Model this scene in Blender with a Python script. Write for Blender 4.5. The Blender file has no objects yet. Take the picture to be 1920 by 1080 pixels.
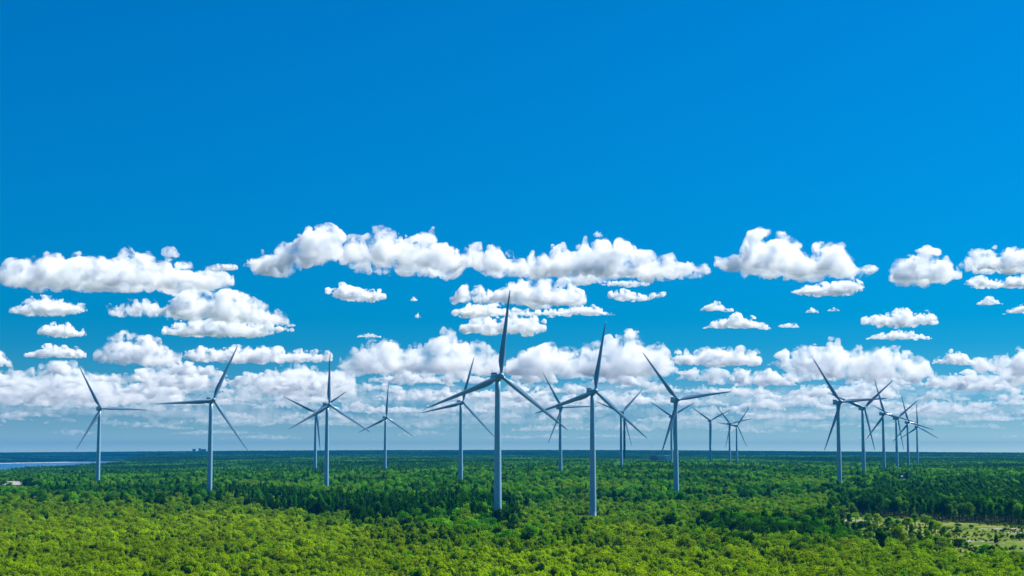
import bpy, bmesh, math, random
import numpy as np
from mathutils import Matrix, Vector

sc = bpy.context.scene
COL = sc.collection
rng = np.random.default_rng(11)
random.seed(5)

# ------------------------------------------------------------------ camera
F, H0, CAMZ = 3000.0, 848.0, 46.0           # focal length in photo pixels, eye-level row, eye height
PITCH = math.atan((H0 - 540) / F)
cam = bpy.data.cameras.new('camera')
camo = bpy.data.objects.new('camera', cam)
COL.objects.link(camo)
cam.sensor_width = 36
cam.lens = 36 * F / 1920
cam.clip_start, cam.clip_end = 1.0, 400000
camo.location = (0, 0, CAMZ)
camo.rotation_euler = (math.pi / 2 + PITCH, 0, 0)
sc.camera = camo

# ------------------------------------------------------------------ light
EXPO = 1.0
SUN_AZ, SUN_EL = math.radians(62), math.radians(48)
w = bpy.data.worlds.new('World')
sc.world = w
w.use_nodes = True
nt = w.node_tree
bg = nt.nodes['Background']
bg.inputs['Strength'].default_value = 0.1 / 2 ** EXPO
sky = nt.nodes.new('ShaderNodeTexSky')
sky.sky_type = 'NISHITA'
sky.sun_disc = False
sky.sun_elevation = SUN_EL
sky.sun_rotation = SUN_AZ
tc = nt.nodes.new('ShaderNodeTexCoord')
sep = nt.nodes.new('ShaderNodeSeparateXYZ')
nt.links.new(tc.outputs['Generated'], sep.inputs[0])
mr = nt.nodes.new('ShaderNodeMapRange')     # sine of elevation 0..0.3
mr.inputs['From Max'].default_value = 0.3
nt.links.new(sep.outputs['Z'], mr.inputs['Value'])
ramp = nt.nodes.new('ShaderNodeValToRGB')
els = ramp.color_ramp.elements
SKYRAMP = [(0.000, (1.9, 2.8, 3.1)), (.020, (1.08, 1.80, 2.40)), (.045, (.60, 1.20, 1.84)), (.076, (.33, .82, 1.48)), (.163, (.085, .61, 1.20)),
           (.22, (.02, .54, 1.10)), (.277, (.0, .51, 1.05)), (.493, (.0, .52, 1.06)), (.88, (.0, .545, 1.09)), (1.0, (.0, .55, 1.08))]
els[0].position, els[0].color = SKYRAMP[0][0], (*SKYRAMP[0][1], 1)
els[1].position, els[1].color = SKYRAMP[-1][0], (*SKYRAMP[-1][1], 1)
for p_, c_ in SKYRAMP[1:-1]:
    e = els.new(p_)
    e.color = (*c_, 1)
nt.links.new(mr.outputs[0], ramp.inputs[0])
mul = nt.nodes.new('ShaderNodeMix')
mul.data_type = 'RGBA'
mul.blend_type = 'MULTIPLY'
mul.inputs[0].default_value = 1
nt.links.new(sky.outputs[0], mul.inputs[6])
nt.links.new(ramp.outputs[0], mul.inputs[7])
nt.links.new(mul.outputs[2], bg.inputs['Color'])

sl = bpy.data.lights.new('sun', 'SUN')
sl.energy = 4.4
sl.angle = math.radians(0.53)
sl.color = (1.0, .98, .94)
so = bpy.data.objects.new('sun', sl)
COL.objects.link(so)
SUNV = Vector((math.sin(SUN_AZ) * math.cos(SUN_EL), math.cos(SUN_AZ) * math.cos(SUN_EL), math.sin(SUN_EL)))
so.rotation_euler = SUNV.to_track_quat('Z', 'Y').to_euler()
so.location = (0, 0, 300)

sc.view_settings.view_transform = 'Standard'
sc.view_settings.look = 'None'
sc.view_settings.exposure = EXPO
sc.view_settings.gamma = 1
sc.render.engine = 'CYCLES'
cy = sc.cycles
cy.max_bounces = 24
cy.diffuse_bounces = 3
cy.glossy_bounces = 2
cy.transmission_bounces = 4
cy.volume_bounces = 20
cy.transparent_max_bounces = 96
cy.sample_clamp_indirect = 4
cy.use_denoising = True

# ------------------------------------------------------------------ helpers
FW = np.array([0, math.cos(PITCH), math.sin(PITCH)])
UP = np.array([0, -math.sin(PITCH), math.cos(PITCH)])


def at(px, py, d):
    """the point on the sight line of photo pixel (px, py) that lies d metres north of the camera"""
    v = FW + np.array([1, 0, 0]) * (px - 960) / F + UP * (540 - py) / F
    return np.array([0, 0, CAMZ]) + v * (d / v[1])


def project(P):
    q = np.asarray(P, float) - np.array([0, 0, CAMZ])
    f = q @ FW
    return 960 + F * q[..., 0] / f, 540 - F * (q @ UP) / f


def tag(o, label=None, cat=None, group=None, kind=None):
    for k, v in (('label', label), ('category', cat), ('group', group), ('kind', kind)):
        if v:
            o[k] = v
    return o


def link(name, me, parent=None, mats=()):
    o = bpy.data.objects.new(name, me)
    COL.objects.link(o)
    for m in mats:
        if m.name not in [x.name for x in me.materials if x]:
            me.materials.append(m)
    if parent:
        o.parent = parent
    return o


def empty(name, loc=(0, 0, 0), rz=0):
    o = bpy.data.objects.new(name, None)
    o.location = loc
    o.rotation_euler = (0, 0, rz)
    o.empty_display_size = 2
    COL.objects.link(o)
    return o


def mesh_np(name, V, Fc, smooth=False):
    me = bpy.data.meshes.new(name)
    V = np.asarray(V, np.float32)
    Fc = np.asarray(Fc, np.int32)
    n = Fc.shape[1]
    me.vertices.add(len(V))
    me.vertices.foreach_set('co', V.ravel())
    me.loops.add(Fc.size)
    me.loops.foreach_set('vertex_index', Fc.ravel())
    me.polygons.add(len(Fc))
    me.polygons.foreach_set('loop_start', np.arange(0, Fc.size, n, dtype=np.int32))
    me.polygons.foreach_set('loop_total', np.full(len(Fc), n, np.int32))
    if smooth:
        me.polygons.foreach_set('use_smooth', np.ones(len(Fc), bool))
    me.update(calc_edges=True)
    me.validate()
    return me


def from_bm(name, bm, smooth=True):
    me = bpy.data.meshes.new(name)
    bmesh.ops.recalc_face_normals(bm, faces=bm.faces)
    if smooth:
        for f in bm.faces:
            f.smooth = True
    bm.to_mesh(me)
    bm.free()
    return me


def add_box(bm, c, s, bevel=0, mi=0):
    r = bmesh.ops.create_cube(bm, size=1)
    vs = r['verts']
    bmesh.ops.scale(bm, vec=s, verts=vs)
    bmesh.ops.translate(bm, vec=c, verts=vs)
    fs = list({f for v in vs for f in v.link_faces})
    for f in fs:
        f.material_index = mi
    if bevel:
        es = list({e for v in vs for e in v.link_edges})
        bmesh.ops.bevel(bm, geom=es, offset=bevel, segments=2, affect='EDGES', profile=.6)
    return vs


def add_lathe(bm, prof, seg=32, M=None, cap=True):
    """profile of (radius, height) turned about Z"""
    rings = []
    for r, z in prof:
        ring = []
        for k in range(seg):
            a = 2 * math.pi * k / seg
            v = Vector((r * math.cos(a), r * math.sin(a), z))
            ring.append(bm.verts.new(M @ v if M else v))
        rings.append(ring)
    for a, b in zip(rings, rings[1:]):
        for k in range(seg):
            bm.faces.new((a[k], a[(k + 1) % seg], b[(k + 1) % seg], b[k]))
    if cap:
        bm.faces.new(rings[0][::-1])
        bm.faces.new(rings[-1])


def mat(name, col, rough=.6, spec=.3, noise=None):
    m = bpy.data.materials.new(name)
    m.use_nodes = True
    t = m.node_tree
    b = t.nodes['Principled BSDF']
    b.inputs['Roughness'].default_value = rough
    b.inputs['Specular IOR Level'].default_value = spec
    b.inputs['Base Color'].default_value = (*col, 1)
    if noise:
        sc_, amt, tcn = noise
        co = t.nodes.new('ShaderNodeTexCoord')
        n = t.nodes.new('ShaderNodeTexNoise')
        n.inputs['Scale'].default_value = sc_
        n.inputs['Detail'].default_value = 6
        t.links.new(co.outputs[tcn], n.inputs['Vector'])
        r = t.nodes.new('ShaderNodeValToRGB')
        r.color_ramp.elements[0].position = .3
        r.color_ramp.elements[1].position = .7
        r.color_ramp.elements[0].color = (*[c * (1 - amt) for c in col], 1)
        r.color_ramp.elements[1].color = (*[min(1, c * (1 + amt)) for c in col], 1)
        t.links.new(n.outputs[0], r.inputs[0])
        t.links.new(r.outputs[0], b.inputs['Base Color'])
    return m


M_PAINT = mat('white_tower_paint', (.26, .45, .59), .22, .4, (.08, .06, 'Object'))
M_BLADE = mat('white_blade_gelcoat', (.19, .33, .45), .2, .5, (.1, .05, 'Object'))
M_DARK = mat('dark_grey_metal', (.03, .035, .04), .5)
M_STEEL = mat('grey_steel', (.3, .31, .32), .45)
M_BARK = mat('bark', (.10, .075, .05), .9, .1, (3, .4, 'Object'))
M_CONC = mat('pale_concrete', (.42, .41, .39), .8, .2, (.3, .15, 'Object'))
M_ROOF = mat('pale_metal_roof', (.40, .34, .33), .5, .3, (.2, .12, 'Object'))
M_WALLW = mat('white_wall', (.7, .7, .68), .7, .2, (.2, .08, 'Object'))
M_BRICK = mat('red_brown_brick', (.34, .20, .17), .8, .2, (.3, .2, 'Object'))
M_SLATE = mat('blue_grey_cladding', (.34, .39, .45), .6, .2, (.2, .12, 'Object'))
M_GLASS = mat('dark_window_glass', (.02, .025, .03), .1, .5)


# ------------------------------------------------------------------ terrain
TURB = [  # rotor hub x, y, z less the overhang; yaw, phase (degrees)
    (1, -430.7, 1675.1, 91.3, 31.5, -28.3), (2, -244.7, 1303.7, 87.8, 32.9, 25.4), (3, -263.3, 2153.4, 98.7, 17.7, -64.9),
    (4, -174.8, 1517.0, 90.3, 33.0, 1.7), (5, -181.0, 2294.6, 95.0, 27.6, 4.2), (6, -52.4, 1644.4, 96.6, 27.1, 16.6),
    (7, -8.1, 910.6, 88.7, 23.3, 7.8), (8, 58.7, 1952.0, 100.1, 29.4, -31.8), (9, 55.9, 1114.3, 87.9, 22.8, 11.2),
    (10, 154.0, 2266.8, 102.4, 29.9, 47.4), (11, 272.8, 2749.9, 107.2, 20.0, -59.1), (12, 136.6, 1340.7, 89.4, 19.2, -38.2),
    (13, 384.1, 3115.9, 107.0, 16.6, -56.7), (14, 424.3, 3134.6, 101.3, 23.2, -41.5), (15, 475.8, 3403.6, 101.8, 21.1, 37.8),
    (16, 302.0, 1485.5, 92.0, 20.1, -34.2), (17, 403.4, 1846.3, 96.5, 17.1, 50.1), (18, 503.5, 2178.2, 97.9, 20.8, -16.2),
    (19, 598.1, 2499.7, 98.4, 20.6, 53.9), (20, 687.2, 2790.2, 97.5, 17.4, -14.4), (21, 836.2, 3317.2, 98.2, 13.0, -0.5)]
HUBH = 88.5
TREE_FAR = 14
HORIZON = [(-500, 850), (0, 849), (150, 846.6), (300, 845.3), (600, 843.8), (960, 842.8), (1280, 843.2), (1500, 845.6),
           (1700, 847.4), (1920, 849), (2500, 849)]
ctl = []
for n, x, y, z, _, _ in TURB:
    ctl.append((960 + F * x / y, y, z - HUBH - .5))
for px in range(-600, 2600, 200):
    for d in (150, 250, 380, 520, 700, 850, 1000, 1150):
        ctl.append((px, d, 0))
    if px < 350:
        for d, zc in ((2300, 2), (2700, .5), (3200, .5), (3700, .5), (4300, .5), (5000, 1), (5600, 4)):
            ctl.append((px, d, zc))
    else:
        ctl.append((px, 4300, 16))
    ctl.append((px, 6000, 22))
    hy = np.interp(px, *zip(*HORIZON))
    for d in (10500, 11200, 11900):
        ctl.append((px, d, CAMZ + (H0 - hy) * d / F - TREE_FAR))
    for d in (8200, ):
        ctl.append((px, d, 27))
    for d in (14500, 16500, 20000):
        ctl.append((px, d, 26))
ctl = np.array(ctl, float)
BAYPX = [-900, -400, 0, 60, 100, 150, 200, 240, 290]
BAYD = [2700, 2750, 2850, 3600, 3850, 4150, 4400, 5100, 8300]


def farshore(px):
    return np.interp(px, [-900, 0, 115, 235, 320], [6500, 7000, 7700, 8400, 8600])


def terrain(x, y):
    x = np.asarray(x, float)
    y = np.maximum(np.asarray(y, float), 60)
    sh = x.shape
    x, y = x.ravel(), y.ravel()
    px = 960 + F * x / y
    out = np.zeros(len(x))
    for s in range(0, len(x), 20000):
        a = (np.clip(px[s:s + 20000], -700, 2600)[:, None] - ctl[None, :, 0]) / 190
        b = (np.log(y[s:s + 20000])[:, None] - np.log(ctl[None, :, 1])) / .14
        wt = np.exp(-.5 * (a * a + b * b)) + 1e-12
        out[s:s + 20000] = (wt * ctl[None, :, 2]).sum(1) / wt.sum(1)
    near = np.interp(px, BAYPX, BAYD)
    FARSHORE = farshore(px)
    t = np.clip((y - near) / 260, 0, 1) * np.clip((FARSHORE + 120 - y) / 240, 0, 1) * np.clip((320 - px) / 50, 0, 1)
    rise = np.clip((y - FARSHORE) / 2600, 0, 1)                 # the far shore climbs from the beach
    lf = np.clip((420 - px) / 160, 0, 1) * np.clip((y - FARSHORE + 300) / 300, 0, 1) * np.clip((11000 - y) / 1500, 0, 1)
    out = out * (1 - lf) + lf * (-1 + 30 * rise ** .8)
    out = out * (1 - t) + t * -9
    return out.reshape(sh)


def in_bay(x, y):
    px = 960 + F * x / y
    near = np.interp(px, BAYPX, BAYD)
    return (y > near + 20) & (y < farshore(px) + 70) & (px < 315)


M_SOIL = mat('forest_floor', (.028, .05, .010), .95, .05, (.05, .5, 'Object'))
M_MEADOW = bpy.data.materials.new('meadow_grass')
M_MEADOW.use_nodes = True
_t = M_MEADOW.node_tree
_b = _t.nodes['Principled BSDF']
_b.inputs['Roughness'].default_value = .95
_b.inputs['Specular IOR Level'].default_value = .05
_co = _t.nodes.new('ShaderNodeTexCoord')
_n1 = _t.nodes.new('ShaderNodeTexNoise')
_n1.inputs['Scale'].default_value = .035
_n1.inputs['Detail'].default_value = 8
_n1.inputs['Roughness'].default_value = .65
_n2 = _t.nodes.new('ShaderNodeTexNoise')
_n2.inputs['Scale'].default_value = .35
_n2.inputs['Detail'].default_value = 5
_r = _t.nodes.new('ShaderNodeValToRGB')
for i_, (p_, c_) in enumerate([(.30, (.045, .095, .003)), (.46, (.095, .145, .010)), (.58, (.17, .19, .03)), (.72, (.27, .24, .10))]):
    e = _r.color_ramp.elements[i_] if i_ < 2 else _r.color_ramp.elements.new(p_)
    e.position, e.color = p_, (*c_, 1)
_mx = _t.nodes.new('ShaderNodeMath')
_mx.operation = 'MULTIPLY_ADD'
_mx.inputs[1].default_value = .35
_t.links.new(_co.outputs['Object'], _n1.inputs['Vector'])
_t.links.new(_co.outputs['Object'], _n2.inputs['Vector'])
_t.links.new(_n2.outputs[0], _mx.inputs[0])
_sb = _t.nodes.new('ShaderNodeMath')
_sb.operation = 'SUBTRACT'
_sb.inputs[1].default_value = .175
_t.links.new(_n1.outputs[0], _sb.inputs[0])
_t.links.new(_sb.outputs[0], _mx.inputs[2])
_t.links.new(_mx.outputs[0], _r.inputs[0])
_t.links.new(_r.outputs[0], _b.inputs['Base Color'])
M_SAND = mat('pale_sand', (.34, .31, .25), .9, .1, (.13, .25, 'Object'))
_e = [n for n in M_SAND.node_tree.nodes if n.type == 'VALTORGB'][0].color_ramp.elements
_e[0].position, _e[0].color = .44, (.095, .125, .02, 1)
_e[1].position, _e[1].color = .58, (.36, .33, .27, 1)
M_BEACH = mat('pale_beach', (.42, .42, .40), .9, .1, (.02, .15, 'Object'))

# ground: one sheet of sectors, denser near the camera
ds = np.concatenate([[-400, -150, 60, 120], np.geomspace(200, 17500, 150)])
ang = np.linspace(-1.0, 1.0, 161)
gx = np.tan(ang * .9)[None, :] * np.maximum(ds, 400)[:, None] * .95
gy = np.repeat(ds[:, None], len(ang), 1)
gx = np.clip(gx, -14000, 14000)
gz = terrain(gx, np.maximum(gy, 60))
V = np.stack([gx, gy, gz], -1).reshape(-1, 3)
i = np.arange((len(ds) - 1) * (len(ang) - 1))
r_, c_ = i // (len(ang) - 1), i % (len(ang) - 1)
a_ = r_ * len(ang) + c_
ground = link('ground', mesh_np('ground', V, np.stack([a_, a_ + 1, a_ + 1 + len(ang), a_ + len(ang)], 1), True), None, [M_SOIL])
tag(ground, kind='structure')

# sea in the bay on the left
M_SEA = bpy.data.materials.new('sea_water')
M_SEA.use_nodes = True
_b = M_SEA.node_tree.nodes['Principled BSDF']
_b.inputs['Base Color'].default_value = (.012, .10, .20, 1)
_b.inputs['Roughness'].default_value = .35
_n = M_SEA.node_tree.nodes.new('ShaderNodeTexNoise')
_n.inputs['Scale'].default_value = .06
_c = M_SEA.node_tree.nodes.new('ShaderNodeTexCoord')
_u = M_SEA.node_tree.nodes.new('ShaderNodeBump')
_u.inputs['Strength'].default_value = .5
_u.inputs['Distance'].default_value = 1.5
M_SEA.node_tree.links.new(_c.outputs['Object'], _n.inputs['Vector'])
M_SEA.node_tree.links.new(_n.outputs[0], _u.inputs['Height'])
M_SEA.node_tree.links.new(_u.outputs[0], _b.inputs['Normal'])
V = [(-13000, 2300, -3), (-500, 2300, -3), (-1500, 8900, -3), (-13000, 8900, -3)]
sea = tag(link('sea', mesh_np('sea', V, [[0, 1, 2, 3]]), None, [M_SEA]), kind='structure')

# far beach: a low pale bank along the far shore
bv, bf = [], []
for k, px in enumerate(np.linspace(-700, 235, 140)):
    p = at(px, 867, float(farshore(px)) + 8 * math.sin(k * .31) + 5 * math.sin(k * .83))
    hgt = np.interp(px, [-700, -50, 60, 120, 150, 190, 235], [1.5, 1.7, 1.8, 1.9, .6, .25, .1]) * (1 + .25 * math.sin(k * 1.7) * math.sin(k * .6))
    for (dy, z) in ((-30, -3.5), (0, -3 + hgt * .6), (25, -3 + hgt), (60, -3 + hgt + .3)):
        bv.append((p[0], p[1] + dy, z))
    if k:
        for j in range(3):
            a = (k - 1) * 4 + j
            bf.append((a, a + 4, a + 5, a + 1))
tag(link('beach', mesh_np('beach', bv, bf, True), None, [M_BEACH]), kind='structure')

# clearing on the right: meadow sheet and pale sandy strips
def ground_at(px, py, zg=0.0):
    d = (CAMZ - zg) * F / (py - H0)
    for _ in range(3):
        p = at(px, py, d)
        zg = float(terrain(p[0], p[1]))
        d = (CAMZ - zg) * F / (py - H0)
    p = at(px, py, d)
    return np.array([p[0], p[1], zg])


MEADOW_TOP = [(1540, 972), (1570, 968), (1700, 971), (1760, 976), (1920, 985), (2300, 992)]
MEADOW_BOT = [(1540, 990), (1600, 1040), (1660, 1062), (1780, 1062), (1800, 1076), (1920, 1076), (2300, 1070)]


def sheet(name, top, bot, m, lift, nx=60, ny=24, kind='structure', jit=0):
    xs = np.linspace(top[0][0], top[-1][0], nx)
    V = []
    for a, px in enumerate(xs):
        y0, y1 = np.interp(px, *zip(*top)), np.interp(px, *zip(*bot))
        if jit:
            y0 += jit * (math.sin(a * 1.3) + math.sin(a * 2.9 + 1)) * .5
            y1 += jit * (math.sin(a * 1.1 + 2) + math.sin(a * 3.1)) * .5
        y1 = max(y1, y0 + .05)
        d0, d1 = CAMZ * F / (y0 - H0), CAMZ * F / (y1 - H0)
        for b in range(ny):
            d = d0 + (d1 - d0) * b / (ny - 1)
            p = at(px, 900, d)
            V.append((p[0], d, float(terrain(p[0], d)) + lift))
    Fc = [(a * ny + b, a * ny + b + 1, (a + 1) * ny + b + 1, (a + 1) * ny + b) for a in range(nx - 1) for b in range(ny - 1)]
    return tag(link(name, mesh_np(name, V, Fc, True), None, [m]), kind=kind)


sheet('meadow', MEADOW_TOP, MEADOW_BOT, M_MEADOW, .25)
for top, bot in (([(1795, 1011), (1815, 1010.5), (1845, 1013), (1875, 1017)], [(1795, 1012.5), (1815, 1014), (1845, 1016), (1875, 1018)]),
                 ([(1836, 990), (1870, 988.5), (1920, 990), (2010, 992)], [(1836, 991), (1870, 992), (1920, 993.5), (2010, 994)]),
                 ([(1872, 996), (1890, 995.5), (1920, 997), (2000, 998)], [(1872, 997), (1890, 998.4), (1920, 999), (2000, 999)]),
                 ([(1560, 974), (1585, 973.5), (1618, 975), (1645, 977)], [(1560, 975), (1585, 976.5), (1618, 977), (1645, 978)]),
                 ([(1738, 1014), (1750, 1013)], [(1738, 1017), (1750, 1018)]),
                 ([(1858, 1016), (1880, 1016)], [(1858, 1017), (1880, 1018)])):
    sheet('sand_patch', top, bot, M_SAND, .32, 24, 4, jit=.6)


# ------------------------------------------------------------------ wind turbines
def blade_mesh():
    bm = bmesh.new()
    R = 50.0
    N = 18
    st = [(0.9, 1.9, 1.0, 0), (2.2, 1.9, 1.0, 0), (4.0, 2.2, .82, 10), (6.5, 3.1, .62, 12), (9.0, 3.6, .48, 11.5), (12, 3.6, .38, 10),
          (17, 3.1, .30, 8), (24, 2.5, .22, 5.5), (32, 1.95, .19, 3.5), (40, 1.45, .17, 1.8), (46, 1.0, .16, .8), (49, .6, .16, .2), (R, .14, .2, 0)]
    rings = []
    for z, ch, th, tw in st:
        ring = []
        pb = -1.6 * (z / R) ** 2                        # prebend, upwind
        blend = min(1, max(0, (z - 2.2) / 5))
        for k in range(N):
            a = 2 * math.pi * k / N
            cx, cyy = math.cos(a), math.sin(a)
            x = cx * .5 * ch
            y = cyy * .5 * ch * th * (1 - blend * .45 * (1 - cx) * .5 - blend * .25 * (cx < -.5))
            x -= blend * ch * .16                       # the trailing edge hangs off the pitch axis
            t = -math.radians(tw * .75)
            ring.append(bm.verts.new((x * math.cos(t) - y * math.sin(t), x * math.sin(t) + y * math.cos(t) + pb, z)))
        rings.append(ring)
    for a, b in zip(rings, rings[1:]):
        for k in range(N):
            bm.faces.new((a[k], a[(k + 1) % N], b[(k + 1) % N], b[k]))
    bm.faces.new(rings[0][::-1])
    bm.faces.new(rings[-1])
    return from_bm('blade', bm)


def tower_mesh():
    bm = bmesh.new()
    H = HUBH - 1.7
    prof = [(2.75, -25), (2.75, .0)]
    for t in np.linspace(0, 1, 14):
        prof.append((2.35 - .85 * t ** 1.15, .02 + t * (H - .02)))
    add_lathe(bm, prof, 40)
    for zf in (22, 44, 66):                             # flange seams
        r = 2.35 - .85 * (zf / H) ** 1.15
        add_lathe(bm, [(r + .015, zf - .12), (r + .05, zf - .06), (r + .05, zf + .06), (r + .015, zf + .12)], 40, cap=False)
    return from_bm('tower', bm)


def nacelle_mesh():
    bm = bmesh.new()
    secs = [(-2.6, 1.55, 1.55, 0), (-2.2, 1.75, 1.75, 0), (0, 1.85, 1.85, .05), (4, 1.85, 1.85, .1), (6.6, 1.65, 1.6, .25), (7.2, 1.3, 1.25, .35)]
    N = 24
    rings = []
    for y, hw, hh, dz in secs:
        ring = []
        for k in range(N):
            a = 2 * math.pi * k / N
            c, s = math.cos(a), math.sin(a)
            x = hw * math.copysign(abs(c) ** .5, c)
            z = hh * math.copysign(abs(s) ** .5, s) + dz
            ring.append(bm.verts.new((x, y, z)))
        rings.append(ring)
    for a, b in zip(rings, rings[1:]):
        for k in range(N):
            bm.faces.new((a[k], a[(k + 1) % N], b[(k + 1) % N], b[k]))
    bm.faces.new(rings[0][::-1])
    bm.faces.new(rings[-1])
    add_lathe(bm, [(1.62, -2.2), (1.62, -1.2)], 32, Matrix.Translation((0, 0, 0)))
    return from_bm('nacelle', bm)


def cooler_mesh():
    bm = bmesh.new()
    add_box(bm, (0, 5.4, 2.6), (3.0, 2.6, 1.5), .3, 0)
    add_box(bm, (0, 4.06, 2.75), (2.4, .16, .95), .05, 1)     # dark air intake
    me = from_bm('cooler', bm, False)
    return me


def mast_mesh():
    bm = bmesh.new()
    add_lathe(bm, [(.06, 2.9), (.05, 5.0)], 8, Matrix.Translation((-.8, 6.0, 0)))
    add_box(bm, (-.8, 6.0, 4.7), (1.0, .06, .06))
    add_lathe(bm, [(.12, 4.98), (.14, 5.1), (.05, 5.2)], 8, Matrix.Translation((-.8, 6.0, 0)))
    return from_bm('wind_sensor', bm)


def hub_mesh():
    bm = bmesh.new()
    M = Matrix.Rotation(math.radians(90), 4, 'X')       # profile axis Z -> -Y (nose points forward)
    add_lathe(bm, [(1.5, -1.7), (1.62, -1.3), (1.66, -.2), (1.58, .8), (1.3, 1.55), (.8, 2.05), (.25, 2.25)], 32, M)
    for k in range(3):
        R = Matrix.Rotation(2 * math.pi * k / 3, 4, 'Y')
        add_lathe(bm, [(1.12, .6), (1.1, 1.75), (1.0, 1.85)], 24, R)
    return from_bm('hub', bm)


def door_mesh():
    bm = bmesh.new()
    add_box(bm, (0, -2.36, 2.6), (.95, .16, 2.1), .06)
    for k in range(6):
        add_box(bm, (0, -2.9 - .28 * (5 - k) * 1.0, 1.45 - .24 * (5 - k)), (1.1, .28, .05))
    for s in (-1, 1):
        add_box(bm, (s * .58, -3.4, 1.5), (.05, 1.4, .05))
        add_box(bm, (s * .58, -4.1, .75), (.05, .05, 1.5))
        add_box(bm, (s * .58, -2.7, 1.0), (.05, .05, 1.0))
    return from_bm('door', bm, False)


ME_BLADE, ME_TOWER, ME_NAC, ME_COOL, ME_MAST, ME_HUB, ME_DOOR = blade_mesh(), tower_mesh(), nacelle_mesh(), cooler_mesh(), mast_mesh(), hub_mesh(), door_mesh()
TLAB = {
    1: 'leftmost white wind turbine, beside the bay, one blade level to the right',
    2: 'white wind turbine second from the left, one blade level to the left',
    3: 'smaller white wind turbine half hidden behind the turbine just right of it',
    4: 'white wind turbine with upright blade, covering the smaller one behind it',
    5: 'small lone white wind turbine with one upright blade, left of the tallest',
    6: 'mid-size white wind turbine whose lower blade touches the tallest tower',
    7: 'tallest and nearest white wind turbine, its upright blade reaching the upper clouds',
    8: 'small white wind turbine standing between the two tallest ones',
    9: 'second tallest white wind turbine, tower foot visible beside a grey cabinet',
    10: 'small white wind turbine right beside the dark banded chimney',
    11: 'far white wind turbine mostly hidden behind a nearer tower',
    12: 'big white wind turbine right of the second tallest, blade rising gently right',
    13: 'small far white wind turbine with two raised blades forming a V',
    14: 'tiny far white wind turbine, left one of the overlapping pair',
    15: 'tiny far white wind turbine, right one of the overlapping pair',
    16: 'front and nearest white wind turbine of the receding row on the right',
    17: 'second white wind turbine of the receding row, one blade raised up right',
    18: 'third white wind turbine of the receding row on the right',
    19: 'fourth white wind turbine of the receding row on the right',
    20: 'fifth white wind turbine of the receding row, second from its far end',
    21: 'rearmost white wind turbine of the receding row, one blade straight up'}
OVH = 5.2
for n, bx, by, hz, yaw, ph in TURB:
    t = empty('wind_turbine', (bx, by, hz - HUBH), math.radians(yaw))
    tag(t, TLAB[n], 'wind turbine', 'wind turbines standing in the forest')
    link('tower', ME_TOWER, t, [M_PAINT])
    link('door', ME_DOOR, t, [M_STEEL])
    tilt = Matrix.Rotation(math.radians(-5), 4, 'X')
    top = Matrix.Translation((0, 0, HUBH - .2)) @ tilt
    nac = link('nacelle', ME_NAC, t, [M_PAINT])
    nac.matrix_local = top
    c_ = link('cooler', ME_COOL, nac, [M_PAINT, M_DARK])
    s_ = link('wind_sensor', ME_MAST, nac, [M_DARK])
    hm = top @ Matrix.Translation((0, -OVH + .3, 0))
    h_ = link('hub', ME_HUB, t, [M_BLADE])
    h_.matrix_local = hm @ Matrix.Rotation(math.radians(ph), 4, 'Y')
    for k in range(3):
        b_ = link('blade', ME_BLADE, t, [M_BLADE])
        b_.matrix_local = hm @ Matrix.Rotation(math.radians(ph + 120 * k), 4, 'Y')

# ------------------------------------------------------------------ foliage
def leaf_material():
    m = bpy.data.materials.new('leaves')
    m.use_nodes = True
    t = m.node_tree
    t.nodes.clear()
    out = t.nodes.new('ShaderNodeOutputMaterial')
    at_ = t.nodes.new('ShaderNodeAttribute')
    at_.attribute_type = 'INSTANCER'
    at_.attribute_name = 'tint'
    lv = t.nodes.new('ShaderNodeAttribute')
    lv.attribute_name = 'leaf_age'
    mu = t.nodes.new('ShaderNodeMix')
    mu.data_type = 'RGBA'
    mu.blend_type = 'MULTIPLY'
    mu.inputs[0].default_value = 1
    t.links.new(at_.outputs['Color'], mu.inputs[6])
    t.links.new(lv.outputs['Color'], mu.inputs[7])
    d = t.nodes.new('ShaderNodeBsdfDiffuse')
    tr = t.nodes.new('ShaderNodeBsdfTranslucent')
    t.links.new(mu.outputs[2], d.inputs[0])
    hs = t.nodes.new('ShaderNodeMix')
    hs.data_type = 'RGBA'
    hs.blend_type = 'MULTIPLY'
    hs.inputs[0].default_value = 1
    hs.inputs[7].default_value = (1.3, 1.3, .5, 1)
    t.links.new(mu.outputs[2], hs.inputs[6])
    t.links.new(hs.outputs[2], tr.inputs[0])
    mx = t.nodes.new('ShaderNodeMixShader')
    mx.inputs[0].default_value = .42
    t.links.new(d.outputs[0], mx.inputs[1])
    t.links.new(tr.outputs[0], mx.inputs[2])
    t.links.new(mx.outputs[0], out.inputs['Surface'])
    return m


M_LEAF = leaf_material()


def leaf_quads(P, Nn, size, rg):
    """quads at P, facing roughly Nn, with ragged proportions"""
    n = len(P)
    Nn = Nn + rg.normal(0, .48, (n, 3))
    Nn /= np.linalg.norm(Nn, axis=1)[:, None] + 1e-9
    a = np.cross(Nn, rg.normal(0, 1, (n, 3)))
    a /= np.linalg.norm(a, axis=1)[:, None] + 1e-9
    b = np.cross(Nn, a)
    s = size * rg.uniform(.6, 1.3, (n, 1))
    q = s * rg.uniform(.45, .9, (n, 1))
    V = np.stack([P - a * s, P - b * q, P + a * s, P + b * q * .8], 1)
    return V.reshape(-1, 3)


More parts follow.
